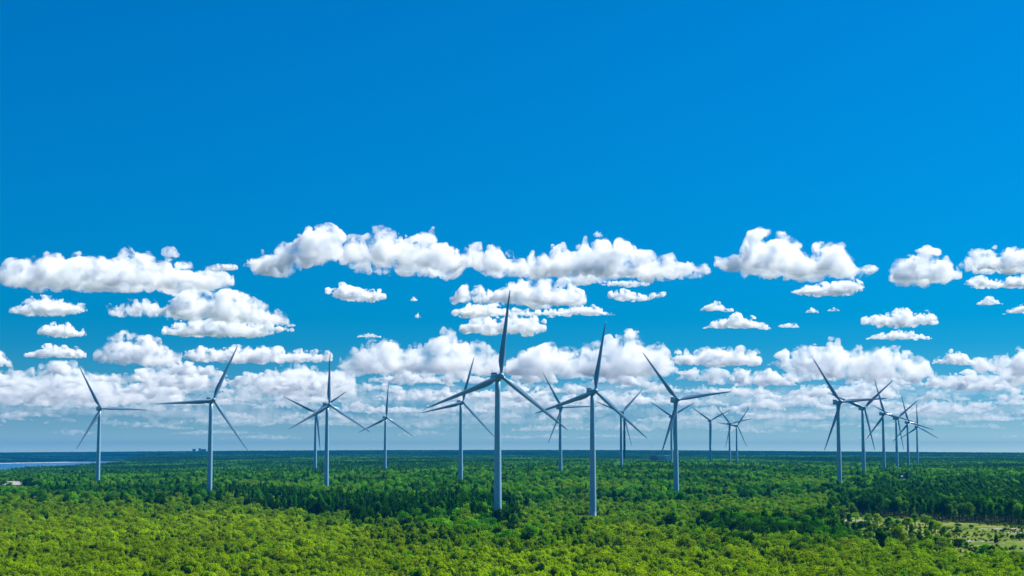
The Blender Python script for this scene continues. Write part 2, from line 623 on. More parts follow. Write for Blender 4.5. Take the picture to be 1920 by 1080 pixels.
def crown_points(form, rg, n, H, W):
    """points and outward normals through the volume of a crown: many small boughs, each a shell of leaves"""
    P, Nn, age = [], [], []
    if form == 'conifer':
        nb = 44
        cs = []
        for k in range(nb):
            t = (k + .5) / nb
            z = H * (.10 + .88 * t)
            rad = W / 2 * (1 - t) ** .85 + .12
            a = k * 2.4 + rg.uniform(-.3, .3)
            cs.append((rad * .68 * math.cos(a), rad * .68 * math.sin(a), z, max(.28, rad * .5), .62))
    else:
        nb = {'bush': 28, 'round': 24, 'tall': 20, 'oval': 18, 'shrub': 10}[form]
        z0 = {'bush': .10, 'round': .12, 'tall': .14, 'oval': .08, 'shrub': .04}[form]
        cs = []
        for k in range(nb):
            for _ in range(20):
                u = rg.normal(0, 1, 3)
                u /= np.linalg.norm(u)
                rr = rg.uniform(.45, .86)
                if form == 'tall':
                    t = (u[2] * rr + 1) / 2
                    wd = W / 2 * (1.05 - .75 * max(0, t - .25)) * .8
                else:
                    wd = W / 2 * .78
                x, y = u[0] * rr * wd, u[1] * rr * wd
                z = H * (z0 + (1 - z0) * (.5 + .5 * u[2] * rr * .92))
                br = W * (rg.uniform(.075, .16) if form == 'bush' else rg.uniform(.10, .23))
                if u[2] > -.6:
                    break
            cs.append((x, y, z, br, rg.uniform(1.1, 2.0) if form == 'bush' else rg.uniform(.7, 1.1)))
    tot = sum(c[3] ** 2 for c in cs)
    for (x, y, z, r, sq) in cs:
        m = max(12, int(n * r * r / tot))
        u = rg.normal(0, 1, (m, 3))
        u /= np.linalg.norm(u, axis=1)[:, None]
        rad = r * rg.uniform(.55, 1.08, (m, 1)) ** .7
        p = np.array([x, y, z]) + u * rad * np.array([1, 1, sq])
        p[:, 2] = np.clip(p[:, 2], .05, H * 1.05)
        P.append(p)
        o = p - np.array([0, 0, H * .5])
        o /= np.linalg.norm(o, axis=1)[:, None] + 1e-9
        Nn.append(u * .6 + o * .5)
        age.append(np.full(m, rg.uniform(.78, 1.22)) * rg.uniform(.75, 1.25, m))
    # a few loose sprays break the outline
    m = n // 14
    u = rg.normal(0, 1, (m, 3))
    u /= np.linalg.norm(u, axis=1)[:, None]
    k = rg.integers(0, len(cs), m)
    C = np.array([c[:4] for c in cs])[k]
    p = C[:, :3] + u * C[:, 3:4] * rg.uniform(1.0, 1.35, (m, 1))
    p[:, 2] = np.clip(p[:, 2], .1, H * 1.1)
    P.append(p)
    Nn.append(u)
    age.append(rg.uniform(.8, 1.3, m))
    return np.concatenate(P), np.concatenate(Nn), np.concatenate(age)


def limb(V, Fc, p0, p1, r0, r1, seg=6):
    d = Vector(p1) - Vector(p0)
    a = d.orthogonal().normalized()
    b = d.cross(a).normalized()
    s = len(V)
    for p, r in ((p0, r0), (p1, r1)):
        for k in range(seg):
            t = 2 * math.pi * k / seg
            V.append(Vector(p) + a * r * math.cos(t) + b * r * math.sin(t))
    for k in range(seg):
        Fc.append((s + k, s + (k + 1) % seg, s + seg + (k + 1) % seg, s + seg + k))


def trunk_geo(form, rg, H, W):
    V, Fc = [], []
    top = .92 if form == 'conifer' else .72
    if form in ('shrub',):
        for k in range(5):
            a = k * 1.26
            limb(V, Fc, (0, 0, -.3), (math.cos(a) * W * .22, math.sin(a) * W * .22, H * .6), .07, .02)
        return V, Fc
    r = H * .016 + .04
    pts = [(0, 0, -1.0), (rg.uniform(-.1, .1), rg.uniform(-.1, .1), H * .3), (rg.uniform(-.25, .25), rg.uniform(-.25, .25), H * .55),
           (rg.uniform(-.3, .3), rg.uniform(-.3, .3), H * top)]
    rs = [r * 1.25, r, r * .65, r * .18]
    for k in range(3):
        limb(V, Fc, pts[k], pts[k + 1], rs[k], rs[k + 1], 7)
    for k in range(9):
        t = rg.uniform(.28, .62)
        a = k * 2.4
        z = H * t
        L = W * rg.uniform(.2, .36)
        limb(V, Fc, (0, 0, z), (math.cos(a) * L, math.sin(a) * L, z + (L * .7 if form != 'conifer' else -.1)), r * .42, r * .1, 5)
    return V, Fc


def set_age(me, age, per=4):
    at_ = me.attributes.new('leaf_age', 'FLOAT_COLOR', 'POINT')
    a = np.repeat(age, per)
    buf = np.ones((len(a), 4), np.float32)
    buf[:, 0] = a * np.repeat(rng.uniform(.85, 1.2, len(age)), per)
    buf[:, 1] = a
    buf[:, 2] = a * .9
    at_.data.foreach_set('color', buf.ravel())


SPEC = {  # form: height, width, leaf quads, leaf half-size
    'bush': (7.0, 4.9, 2400, .19), 'round': (12.0, 9.0, 3600, .30), 'tall': (14.0, 6.0, 2800, .28),
    'oval': (9.0, 6.4, 2200, .26), 'conifer': (14.0, 4.6, 2600, .27), 'shrub': (3.0, 4.2, 900, .20)}
PROTO = {}          # form -> list of (crown mesh, trunk mesh, joined mesh)
for fi, (form, (H, W, n, sz)) in enumerate(SPEC.items()):
    PROTO[form] = []
    for k in range({'bush': 5, 'round': 4, 'tall': 4, 'oval': 3, 'conifer': 3, 'shrub': 3}[form]):
        rg = np.random.default_rng(100 * fi + k)
        P, Nn, age = crown_points(form, rg, n, H, W)
        V = leaf_quads(P, Nn, sz, rg)
        Q = np.arange(len(V)).reshape(-1, 4)
        me = mesh_np('crown', V, Q)
        set_age(me, age)
        me.materials.append(M_LEAF)
        tv, tf = trunk_geo(form, rg, H, W)
        tv = np.array([tuple(v) for v in tv])
        tm = mesh_np('trunk', tv, tf, True)
        tm.materials.append(M_BARK)
        jm = mesh_np('tree', np.concatenate([V, tv]), np.concatenate([Q, np.array(tf) + len(V)]))
        if 'leaf_age' not in jm.attributes:
            at_ = jm.attributes.new('leaf_age', 'FLOAT_COLOR', 'POINT')
            buf = np.ones((len(jm.vertices), 4), np.float32)
            src = np.zeros((len(V), 4), np.float32)
            src_at = np.empty(len(V) * 4, np.float32)
            me.attributes['leaf_age'].data.foreach_get('color', src_at)
            buf[:len(V)] = src_at.reshape(-1, 4)
            at_.data.foreach_set('color', buf.ravel())
        jm.materials.append(M_LEAF)
        jm.materials.append(M_BARK)
        mi = np.zeros(len(jm.polygons), np.int32)
        mi[len(Q):] = 1
        jm.polygons.foreach_set('material_index', mi)
        PROTO[form].append((me, tm, jm))

# a patch of distant wood, 44 m across: ~26 coarse crowns
GROVES = []
for k in range(4):
    rg = np.random.default_rng(900 + k)
    Vs, ages = [], []
    for j in range(30):
        gx_, gy_ = (j % 6 + rg.uniform(.1, .9)) * 7.6 - 23, (j // 6 + rg.uniform(.1, .9)) * 9 - 22
        form = rg.choice(['round', 'tall', 'conifer', 'oval'], p=[.35, .25, .2, .2])
        h, wd = rg.uniform(9, 15), rg.uniform(6.5, 9.5)
        if form == 'conifer':
            wd *= .7
        P, Nn, age = crown_points(form, rg, 300, h, wd)
        Vs.append(leaf_quads(P, Nn, .75, rg) + np.array([gx_, gy_, 0]))
        ages.append(age * rg.uniform(.6, 1.35))
    V = np.concatenate(Vs)
    me = mesh_np('grove', V, np.arange(len(V)).reshape(-1, 4))
    set_age(me, np.concatenate(ages))
    me.materials.append(M_LEAF)
    GROVES.append(me)

T_OLIVE = np.array((.245, .375, .0005))
T_OLIVD = np.array((.155, .265, .0005))
T_LIME = np.array((.180, .350, .001))
T_MID = np.array((.048, .212, .001))
T_GREEN = np.array((.110, .315, .001))
T_DARK = np.array((.014, .070, .002))
T_PINE = np.array((.014, .115, .002))
T_GREY = np.array((.125, .20, .055))
TINTS = dict(olive=T_OLIVE, olivd=T_OLIVD, lime=T_LIME, mid=T_MID, green=T_GREEN, dark=T_DARK, pine=T_PINE, grey=T_GREY)


def individual(kind_name, form, var, loc, rz, s, sz, tint, label, cat, group=None):
    t = empty(kind_name, loc, rz)
    t.scale = (s, s, sz)
    tag(t, label, cat, group)
    cm, tm, _ = PROTO[form][var % len(PROTO[form])]
    c = link('crown', cm, t)
    c['tint'] = [float(v) for v in tint] + [1.0]
    link('stems' if form == 'shrub' else 'trunk', tm, t)
    return t


# trees and shrubs one can tell apart: column, row of the top, height, width in pixels, form, tint, label
FEAT = [
    (1518, 950, 15.0, 44, 'round', 'dark', 'huge dark green round tree left of the clearing, left half of its clump'),
    (1546, 944, 16.5, 50, 'round', 'dark', 'huge dark green round tree left of the clearing, taller right half of its clump'),
    (1512, 984, 12.0, 40, 'round', 'dark', 'broad dark green tree in front of the huge dark clump, left of two'),
    (1540, 988, 11.5, 34, 'round', 'mid', 'broad dark green tree with lit leaf tips in front of the huge dark clump'),
    (1582, 992, 9.6, 32, 'oval', 'olivd', 'olive green oval tree between the dark clump and the tall dark tree'),
    (1603, 1000, 7.5, 24, 'oval', 'dark', 'small dark tree at the left end of the clearing beside the olive oval tree'),
    (1615, 1004, 8.5, 22, 'tall', 'green', 'slim green tree just left of the tall dark tree by the clearing'),
    (1649, 983, 14.8, 34, 'tall', 'dark', 'tall dark green tree at the near edge of the clearing, tallest there'),
    (1683, 981, 13.0, 36, 'round', 'olivd', 'big olive brown round tree right of the tall dark tree, trunk showing'),
    (1724, 994, 8.5, 27, 'conifer', 'dark', 'dark green cone shaped tree in the middle of the clearing'),
    (1738, 985, 11.0, 24, 'tall', 'lime', 'bright lime green tall tree behind the dark cone shaped tree'),
    (1753, 971, 8.3, 29, 'round', 'olive', 'pale olive round bush tree at the back of the clearing'),
    (1700, 963, 9.8, 24, 'oval', 'olive', 'yellow green tree with a thin trunk at the back of the clearing'),
    (1715, 958, 9.5, 22, 'tall', 'green', 'green slim tree behind the yellow green tree at the back of the clearing'),
    (1735, 962, 8.5, 24, 'oval', 'lime', 'lime green tree left of the pale olive round one at the back of the clearing'),
    (1627, 957, 8.9, 22, 'oval', 'green', 'green tree with a bare stem standing at the far left of the clearing'),
    (1645, 960, 7.5, 22, 'oval', 'olive', 'yellowish tree right of the bare stemmed green tree'),
    (1668, 966, 6.5, 22, 'oval', 'green', 'small round green tree behind the clearing, above the tall dark tree'),
    (1604, 956, 8.0, 20, 'oval', 'lime', 'lime tree at the forest rim left of the bare stemmed green tree'),
    (1589, 958, 7.0, 18, 'oval', 'lime', 'small lime tree at the forest rim beside the huge dark clump'),
    (1629, 946, 11.0, 12, 'conifer', 'pine', 'nearly black pointed spruce at the forest rim behind the clearing'),
    (1766, 1001, 8.6, 25, 'oval', 'olivd', 'olive tree with a dark trunk at the front of the clearing'),
    (1778, 1004, 7.4, 18, 'oval', 'lime', 'bright yellow green tree touching the dark trunked olive tree'),
    (1796, 1006, 6.2, 24, 'oval', 'dark', 'dark rounded tree right of the yellow green tree in the clearing'),
    (1811, 1010, 5.8, 16, 'tall', 'green', 'slim green tree right of the dark rounded tree in the clearing'),
    (1846, 1015, 6.8, 32, 'oval', 'green', 'broad green tree at the front right of the clearing, left of its darker partner'),
    (1859, 1018, 6.4, 22, 'oval', 'dark', 'darker green tree leaning against the broad green tree at front right'),
    (1876, 1019, 6.0, 26, 'oval', 'green', 'green rounded tree at the right end of the front right clump'),
    (1828, 1020, 5.4, 22, 'oval', 'mid', 'mid green small tree at the left end of the front right clump'),
    (1867, 992, 6.6, 9, 'conifer', 'dark', 'thin dark sapling standing alone in the open meadow'),
    (1660, 1020, 6.5, 30, 'oval', 'olive', 'pale olive tree in front of the tall dark tree'),
    (1747, 1031, 6.0, 36, 'oval', 'dark', 'dark green spreading tree at the near side of the clearing'),
    (1770, 1038, 5.6, 30, 'oval', 'olivd', 'olive dark tree just right of the dark spreading tree'),
    (1635, 1030, 7.0, 30, 'tall', 'olivd', 'olive upright tree left of the pale olive tree near the front'),
    (1600, 1012, 8.5, 30, 'tall', 'olive', 'yellowish slim tree in front of the slim green one left of the clearing'),
    (1256, 955, 13.5, 32, 'round', 'dark', 'dark tree with yellow top below the big turbine right of the second tallest'),
    (1238, 972, 10.0, 24, 'round', 'dark', 'dark shaded tree at the lower left of the yellow topped dark tree'),
    (1272, 996, 6.0, 15, 'oval', 'dark', 'small round dark tree alone among olive trees below the yellow topped dark tree'),
    (1380, 957, 10.5, 30, 'round', 'green', 'broad crowned green tree in the middle of the light right-hand wood'),
    (1445, 972, 9.5, 38, 'round', 'olivd', 'wide olive green tree left of the smooth grey willow'),
    (1476, 976, 10.0, 28, 'round', 'dark', 'dark centred tree between the wide olive tree and the huge dark clump'),
    (1410, 985, 9.5, 30, 'round', 'mid', 'mid green tree below the small grey willow'),
    (1352, 992, 9.0, 30, 'round', 'dark', 'dark broad tree among olive woods, below the broad crowned green tree'),
    (1325, 972, 10.0, 26, 'tall', 'olivd', 'upright olive tree left of the broad crowned green tree'),
    (1443, 946, 7.5, 22, 'oval', 'lime', 'lime tree with open stems behind the wide olive tree'),
    (1470, 945, 7.5, 22, 'oval', 'lime', 'bright lime tree just left of the huge dark clump, behind it'),
    (1490, 948, 7.0, 18, 'oval', 'lime', 'small lime tree squeezed against the huge dark clump'),
    (1462, 1005, 9.0, 30, 'round', 'dark', 'dark green tree in front of the wide olive tree'),
    (1430, 1012, 8.5, 28, 'round', 'dark', 'dark green tree with shaded foot, left of the one before the wide olive tree'),
    (1488, 1010, 10.0, 26, 'tall', 'dark', 'dark upright tree at the left foot of the broad dark trees'),
    (1380, 1004, 8.0, 26, 'round', 'mid', 'mid green bushy tree in front of the broad crowned green tree'),
    (1530, 1039, 6.0, 30, 'oval', 'lime', 'bright spiky lime tree at the bottom below the broad dark trees'),
    (1563, 1036, 6.5, 26, 'oval', 'green', 'green tree right of the bright spiky lime tree at the bottom'),
    (1281, 1049, 7.5, 26, 'tall', 'dark', 'dark upright tree near the bottom edge below the big right-hand turbine'),
    (1236, 1060, 7.0, 26, 'tall', 'dark', 'dark upright tree at the bottom edge, left of another dark one'),
    (435, 996, 7.5, 22, 'oval', 'dark', 'dark tree alone in the olive wood below the second turbine from the left'),
    (479, 1025, 7.0, 17, 'oval', 'dark', 'small dark tree in the olive wood, lower right of another dark one'),
    (527, 974, 8.0, 12, 'conifer', 'dark', 'small dark pointed tree in the olive wood below the close pair of turbines'),
    (681, 960, 9.5, 17, 'conifer', 'dark', 'dark pointed tree at the front corner of the dark pine belt'),
    (664, 1021, 7.2, 18, 'oval', 'dark', 'dark round tree in the olive wood below the small lone turbine'),
    (750, 1019, 7.2, 18, 'oval', 'dark', 'dark oval tree in the olive wood, right of the dark round one'),
    (557, 1027, 6.5, 11, 'conifer', 'dark', 'tiny dark pointed tree in the olive wood near the bottom'),
    (508, 1042, 6.5, 14, 'oval', 'dark', 'tiny dark round tree close to the bottom edge'),
    (737, 984, 9.5, 32, 'round', 'dark', 'large dark bushy tree at the left end of the tall olive birches'),
    (760, 978, 9.5, 28, 'tall', 'olivd', 'tall olive birch right of the large dark bushy tree'),
    (310, 1000, 7.0, 13, 'oval', 'dark', 'small dark tree in the olive wood below and left of the second turbine'),
    (75, 1018, 6.5, 14, 'oval', 'dark', 'small dark tree in the olive wood near the left edge'),
    (215, 1022, 6.8, 14, 'oval', 'dark', 'small dark tree in the olive wood below the leftmost turbine'),
    (978, 1052, 7.0, 22, 'oval', 'dark', 'dark tree near the bottom edge right below the tallest turbine'),
    (1062, 1034, 7.4, 26, 'oval', 'dark', 'dark rounded tree in the olive wood below the second tallest turbine'),
]
SHRUBS = [  # column, row of the foot, height, width in metres, tint, label
    (1715, 1043, 4.0, 4.2, 'dark', 'dark round shrub in front of the cone shaped tree'),
    (1690, 1040, 3.2, 5.0, 'green', 'green low shrub between the olive brown tree and the dark round shrub'),
    (1700, 1041, 3.0, 4.4, 'green', 'green low shrub touching the dark round shrub'),
    (1913, 1012, 5.0, 6.0, 'dark', 'bluish dark shrub at the right edge of the meadow'),
    (1903, 1029, 3.2, 3.0, 'lime', 'small lime green shrub alone at the lower right of the meadow'),
    (1797, 985, 1.9, 5.5, 'dark', 'low dark shrub at the far side of the meadow'),
    (1821, 989, 2.6, 5.0, 'dark', 'dark shrub right of the low one on the far side of the meadow'),
    (1773, 997, 4.0, 6.5, 'dark', 'dark shrub beside the pale olive round bush tree'),
    (1793, 999, 3.2, 8.0, 'dark', 'wide dark green shrub in the middle of the meadow'),
    (1617, 985, 3.0, 4.5, 'green', 'round green shrub at the left of the meadow'),
    (1597, 1000, 4.5, 6.5, 'dark', 'dark shrub at the left end of the meadow'),
    (1898, 1009, 2.4, 3.4, 'dark', 'small dark shrub left of the bluish one'),
    (1879, 1003, 1.4, 3.6, 'olivd', 'low olive shrub between the sapling and the sandy strip'),
    (1850, 1000, 1.2, 4.0, 'olivd', 'low olive shrub left of the thin sapling'),
    (1760, 1012, 2.4, 3.6, 'green', 'green shrub behind the dark trunked olive tree'),
    (1781, 990, 1.8, 3.4, 'olivd', 'olive shrub behind the wide dark green one'),
    (1408, 976, 3.6, 6.5, 'grey', 'small smooth grey green willow among the lime trees'),
    (1480, 988, 5.4, 12.0, 'grey', 'large smooth grey green willow left of the huge dark clump'),
    (1301, 962, 4.6, 9.0, 'grey', 'grey green willow below the big right-hand turbine'),
    (1838, 1009, 1.3, 3.0, 'olivd', 'tiny olive shrub beside the sandy strip in the meadow'),
    (1910, 1003, 1.5, 3.0, 'green', 'tiny green shrub near the right edge of the meadow'),
]
feat_xy = []
rf = np.random.default_rng(77)
for k, (px, yt, h, wpx, form, tn, lab) in enumerate(FEAT):
    zg = 0.0
    d = (CAMZ - h) * F / (yt - H0)
    for _ in range(4):
        p = at(px, yt, d)
        zg = float(terrain(p[0], d))
        d = (CAMZ - zg - h) * F / (yt - H0)
    p = at(px, yt, d)
    H, W, _, _ = SPEC[form]
    wm = wpx * d / F
    jit = TINTS[tn] * rf.uniform(.85, 1.15)
    individual('spruce' if form == 'conifer' else 'tree', form, k, (p[0], p[1], zg), rf.uniform(0, 6.28), wm / W, h / H, jit, lab, 'tree')
    feat_xy.append((p[0], p[1], wm / 2 + 1.0))
for k, (px, yb, h, wm, tn, lab) in enumerate(SHRUBS):
    p = ground_at(px, yb)
    individual('shrub', 'shrub', k, p, rf.uniform(0, 6.28), wm / 4.2, h / 3.0, TINTS[tn] * rf.uniform(.85, 1.15), lab, 'shrub')
    feat_xy.append((p[0], p[1], wm / 2 + .5))
feat_xy = np.array(feat_xy)
turb_xy = np.array([(t[1], t[2]) for t in TURB])


def vnoise2(x, y, scale, seed):
    g = np.random.default_rng(seed).uniform(-1, 1, (256, 256))
    u, v = x / scale + 1000, y / scale + 1000
    i, j = np.floor(u).astype(int), np.floor(v).astype(int)
    a, b = u - i, v - j
    a, b = a * a * (3 - 2 * a), b * b * (3 - 2 * b)
    i, j = i % 255, j % 255
    return (g[i, j] * (1 - a) + g[i + 1, j] * a) * (1 - b) + (g[i, j + 1] * (1 - a) + g[i + 1, j + 1] * a) * b


YB = [(-400, 955), (0, 950), (200, 948), (400, 947), (520, 955), (600, 966), (700, 974), (780, 998), (1000, 1010), (1100, 1000),
      (1200, 985), (1300, 1012), (1400, 1018), (1500, 1024), (1600, 1026), (1920, 1030), (2400, 1032)]


def grid(cell, d0, d1, half, rg):
    ys = np.arange(d0, d1, cell)
    X, Y = [], []
    for y in ys:
        wd = y * half + 25
        x = np.arange(-wd, wd, cell)
        X.append(x + rg.uniform(-.42, .42, len(x)) * cell)
        Y.append(y + rg.uniform(-.42, .42, len(x)) * cell)
    return np.concatenate(X), np.concatenate(Y)


def clear_of(x, y, pad=0):
    ok = np.ones(len(x), bool)
    for fx, fy, r in feat_xy:
        ok &= (x - fx) ** 2 + (y - fy) ** 2 > (r + pad) ** 2
    for i_, (fx, fy) in enumerate(turb_xy):
        ok &= (x - fx) ** 2 + (y - fy) ** 2 > 4.6 ** 2
    # the open stand and track in front of the second tallest turbine, and its cabinet
    ok &= ~((np.abs(x - 54) < 7) & (y > 1080) & (y < 1122))
    return ok


def in_meadow(x, y):
    px, py = project(np.stack([x, y, np.zeros(len(x))], -1))
    t, b = np.interp(px, *zip(*MEADOW_TOP)), np.interp(px, *zip(*MEADOW_BOT))
    thin = (px < 1780) & (py > np.where(px < 1690, 992, 1008) + 4 * np.sin(px * .07)) & (vnoise2(x, y, 9, 31) > np.where(px < 1690, -.1, .32))
    return (px > 1562) & (py > t + 1) & (py < b - 3) & ~thin


def in_clearing(x, y):
    px, py = project(np.stack([x, y, np.zeros(len(x))], -1))
    t, b = np.interp(px, *zip(*MEADOW_TOP)), np.interp(px, *zip(*MEADOW_BOT))
    return (px > 1562) & (py > t + 1) & (py < b - 3)


half = .345
rg = np.random.default_rng(3)
rows = []   # x, y, z, form, scale xy, scale z, tint
# young olive wood
x, y = grid(3.8, 400, 1180, half, rg)
z = terrain(x, y)
px, py = project(np.stack([x, y, z + 6], -1))
yb = np.interp(px, *zip(*YB)) + 15 * vnoise2(x, y, 75, 21) + 9 * vnoise2(x, y, 20, 22)
keep = (py > yb) & clear_of(x, y, .6) & ~in_meadow(x, y)
x, y, z, px, py, yb = x[keep], y[keep], z[keep], px[keep], py[keep], yb[keep]
n1 = vnoise2(x, y, 45, 1)
n2 = vnoise2(x, y, 12, 2)
birch = (px > 700) & (py < 1016) & (px < 1100)
young = []
for k in range(len(x)):
    u = rg.random()
    s = rg.uniform(.68, 1.28) * (1 + .12 * n1[k])
    if birch[k] and u < .6:
        form, hs, tint = 'tall', s * .66, T_OLIVD * rg.uniform(.85, 1.2)
        ws = s * .80
    elif u < .14 and px[k] < 700 or u < .22 and px[k] > 1100:
        form, hs, ws, tint = ('oval', 'round')[k % 2], s * .72, s * .92, T_OLIVE * (1 + .2 * n1[k]) * rg.uniform(.7, 1.05)
    elif u < .74:
        form, hs, ws, tint = 'bush', s, s * 1.02, T_OLIVE * (1 + .2 * n1[k] + .2 * n2[k]) * rg.uniform(.80, 1.14)
        if px[k] < 700 and n1[k] > .1 and rg.random() < .3:
            tint = tint * np.array((1.05, .9, .9))
    elif u < .90:
        form, hs, ws, tint = 'tall', s * .55, s * .62, T_OLIVD * rg.uniform(.8, 1.3)
    elif u < .955:
        form, hs, ws, tint = 'oval', s * .80, s * .68, T_GREEN * rg.uniform(.35, .8) + T_OLIVD * .3
    else:
        form, hs, ws, tint = 'oval', s * .80, s * .62, T_DARK * rg.uniform(.7, 1.5)
    if px[k] > 1600:
        tint = tint * np.array((.9, 1.0, 1))
    t_ = (py[k] - yb[k]) / 20                             # the two woods mingle along their border
    if t_ < rg.random():
        m_ = rg.uniform(.3, .9)
        tint = tint * (1 - m_) + m_ * (T_GREEN, T_OLIVD, T_MID)[rg.integers(0, 3)] * rg.uniform(.6, 1)
        hs *= rg.uniform(1.0, 1.3)
    young.append((x[k], y[k], z[k], form, ws, hs, tint, px[k], py[k]))
# single out the nearest ones in view
vis = []
for k, r in enumerate(young):
    top = r[2] + SPEC[r[3]][0] * r[5]
    tx, ty = project((r[0], r[1], top))
    if -5 < tx < 1925 and ty < 1074:
        vis.append((r[1], k, tx, ty))
vis.sort()
NIND = 300 - len(FEAT)
chosen = {}
MARK = [(184, 'the leftmost turbine'), (394, 'the second turbine'), (601, 'the close pair'), (721, 'the lone turbine'),
        (863, 'the turbine beside the tallest'), (932, 'the tallest turbine'), (1048, 'the small middle turbine'),
        (1109, 'the second tallest turbine'), (1163, 'the banded chimney'), (1264, 'the big right-centre turbine'),
        (1330, 'the V-bladed turbine'), (1373, 'the tiny far pair'), (1569, 'the front row turbine'), (1655, 'the mid row turbine'),
        (1718, 'the rearmost turbine')]
vis = vis[:NIND]
rank = np.argsort([v[3] for v in vis])
yq = np.quantile([v[3] for v in vis], [.34, .67])
for (d_, k, tx, ty) in vis:
    r = young[k]
    j = min(range(len(MARK)), key=lambda q: abs(MARK[q][0] - tx))
    dx = tx - MARK[j][0]
    side = 'straight below' if abs(dx) < 9 else ('right below' if dx > 0 else 'left below')
    if tx < 90:
        place = 'in the bottom left corner'
    elif tx > 1840:
        place = 'in the bottom right corner'
    else:
        place = side + ' ' + MARK[j][1]
    row = 'bottom row' if ty > yq[1] else ('second row' if ty > yq[0] else 'third row')
    lum = r[6][1]
    col = ('bright' if lum > .165 else 'pale' if lum > .14 else 'dull') + ' olive' if r[6][0] > .06 else ('dark green' if lum < .09 else 'green')
    wid = 'broad' if r[4] * SPEC[r[3]][1] > 5.2 else 'narrow' if r[4] * SPEC[r[3]][1] < 4.3 else 'round'
    lab = f'{wid} {col} young tree, {row}, {place}'
    chosen[k] = lab
cnt = {}
for l in chosen.values():
    cnt[l] = cnt.get(l, 0) + 1
for k, lab in chosen.items():
    r = young[k]
    individual('young_tree', r[3], k, (r[0], r[1], r[2]), rg.uniform(0, 6.28), r[4], r[5], r[6], lab, 'tree', 'young trees of the olive wood along the bottom')
rows_young = [r for k, r in enumerate(young) if k not in chosen]

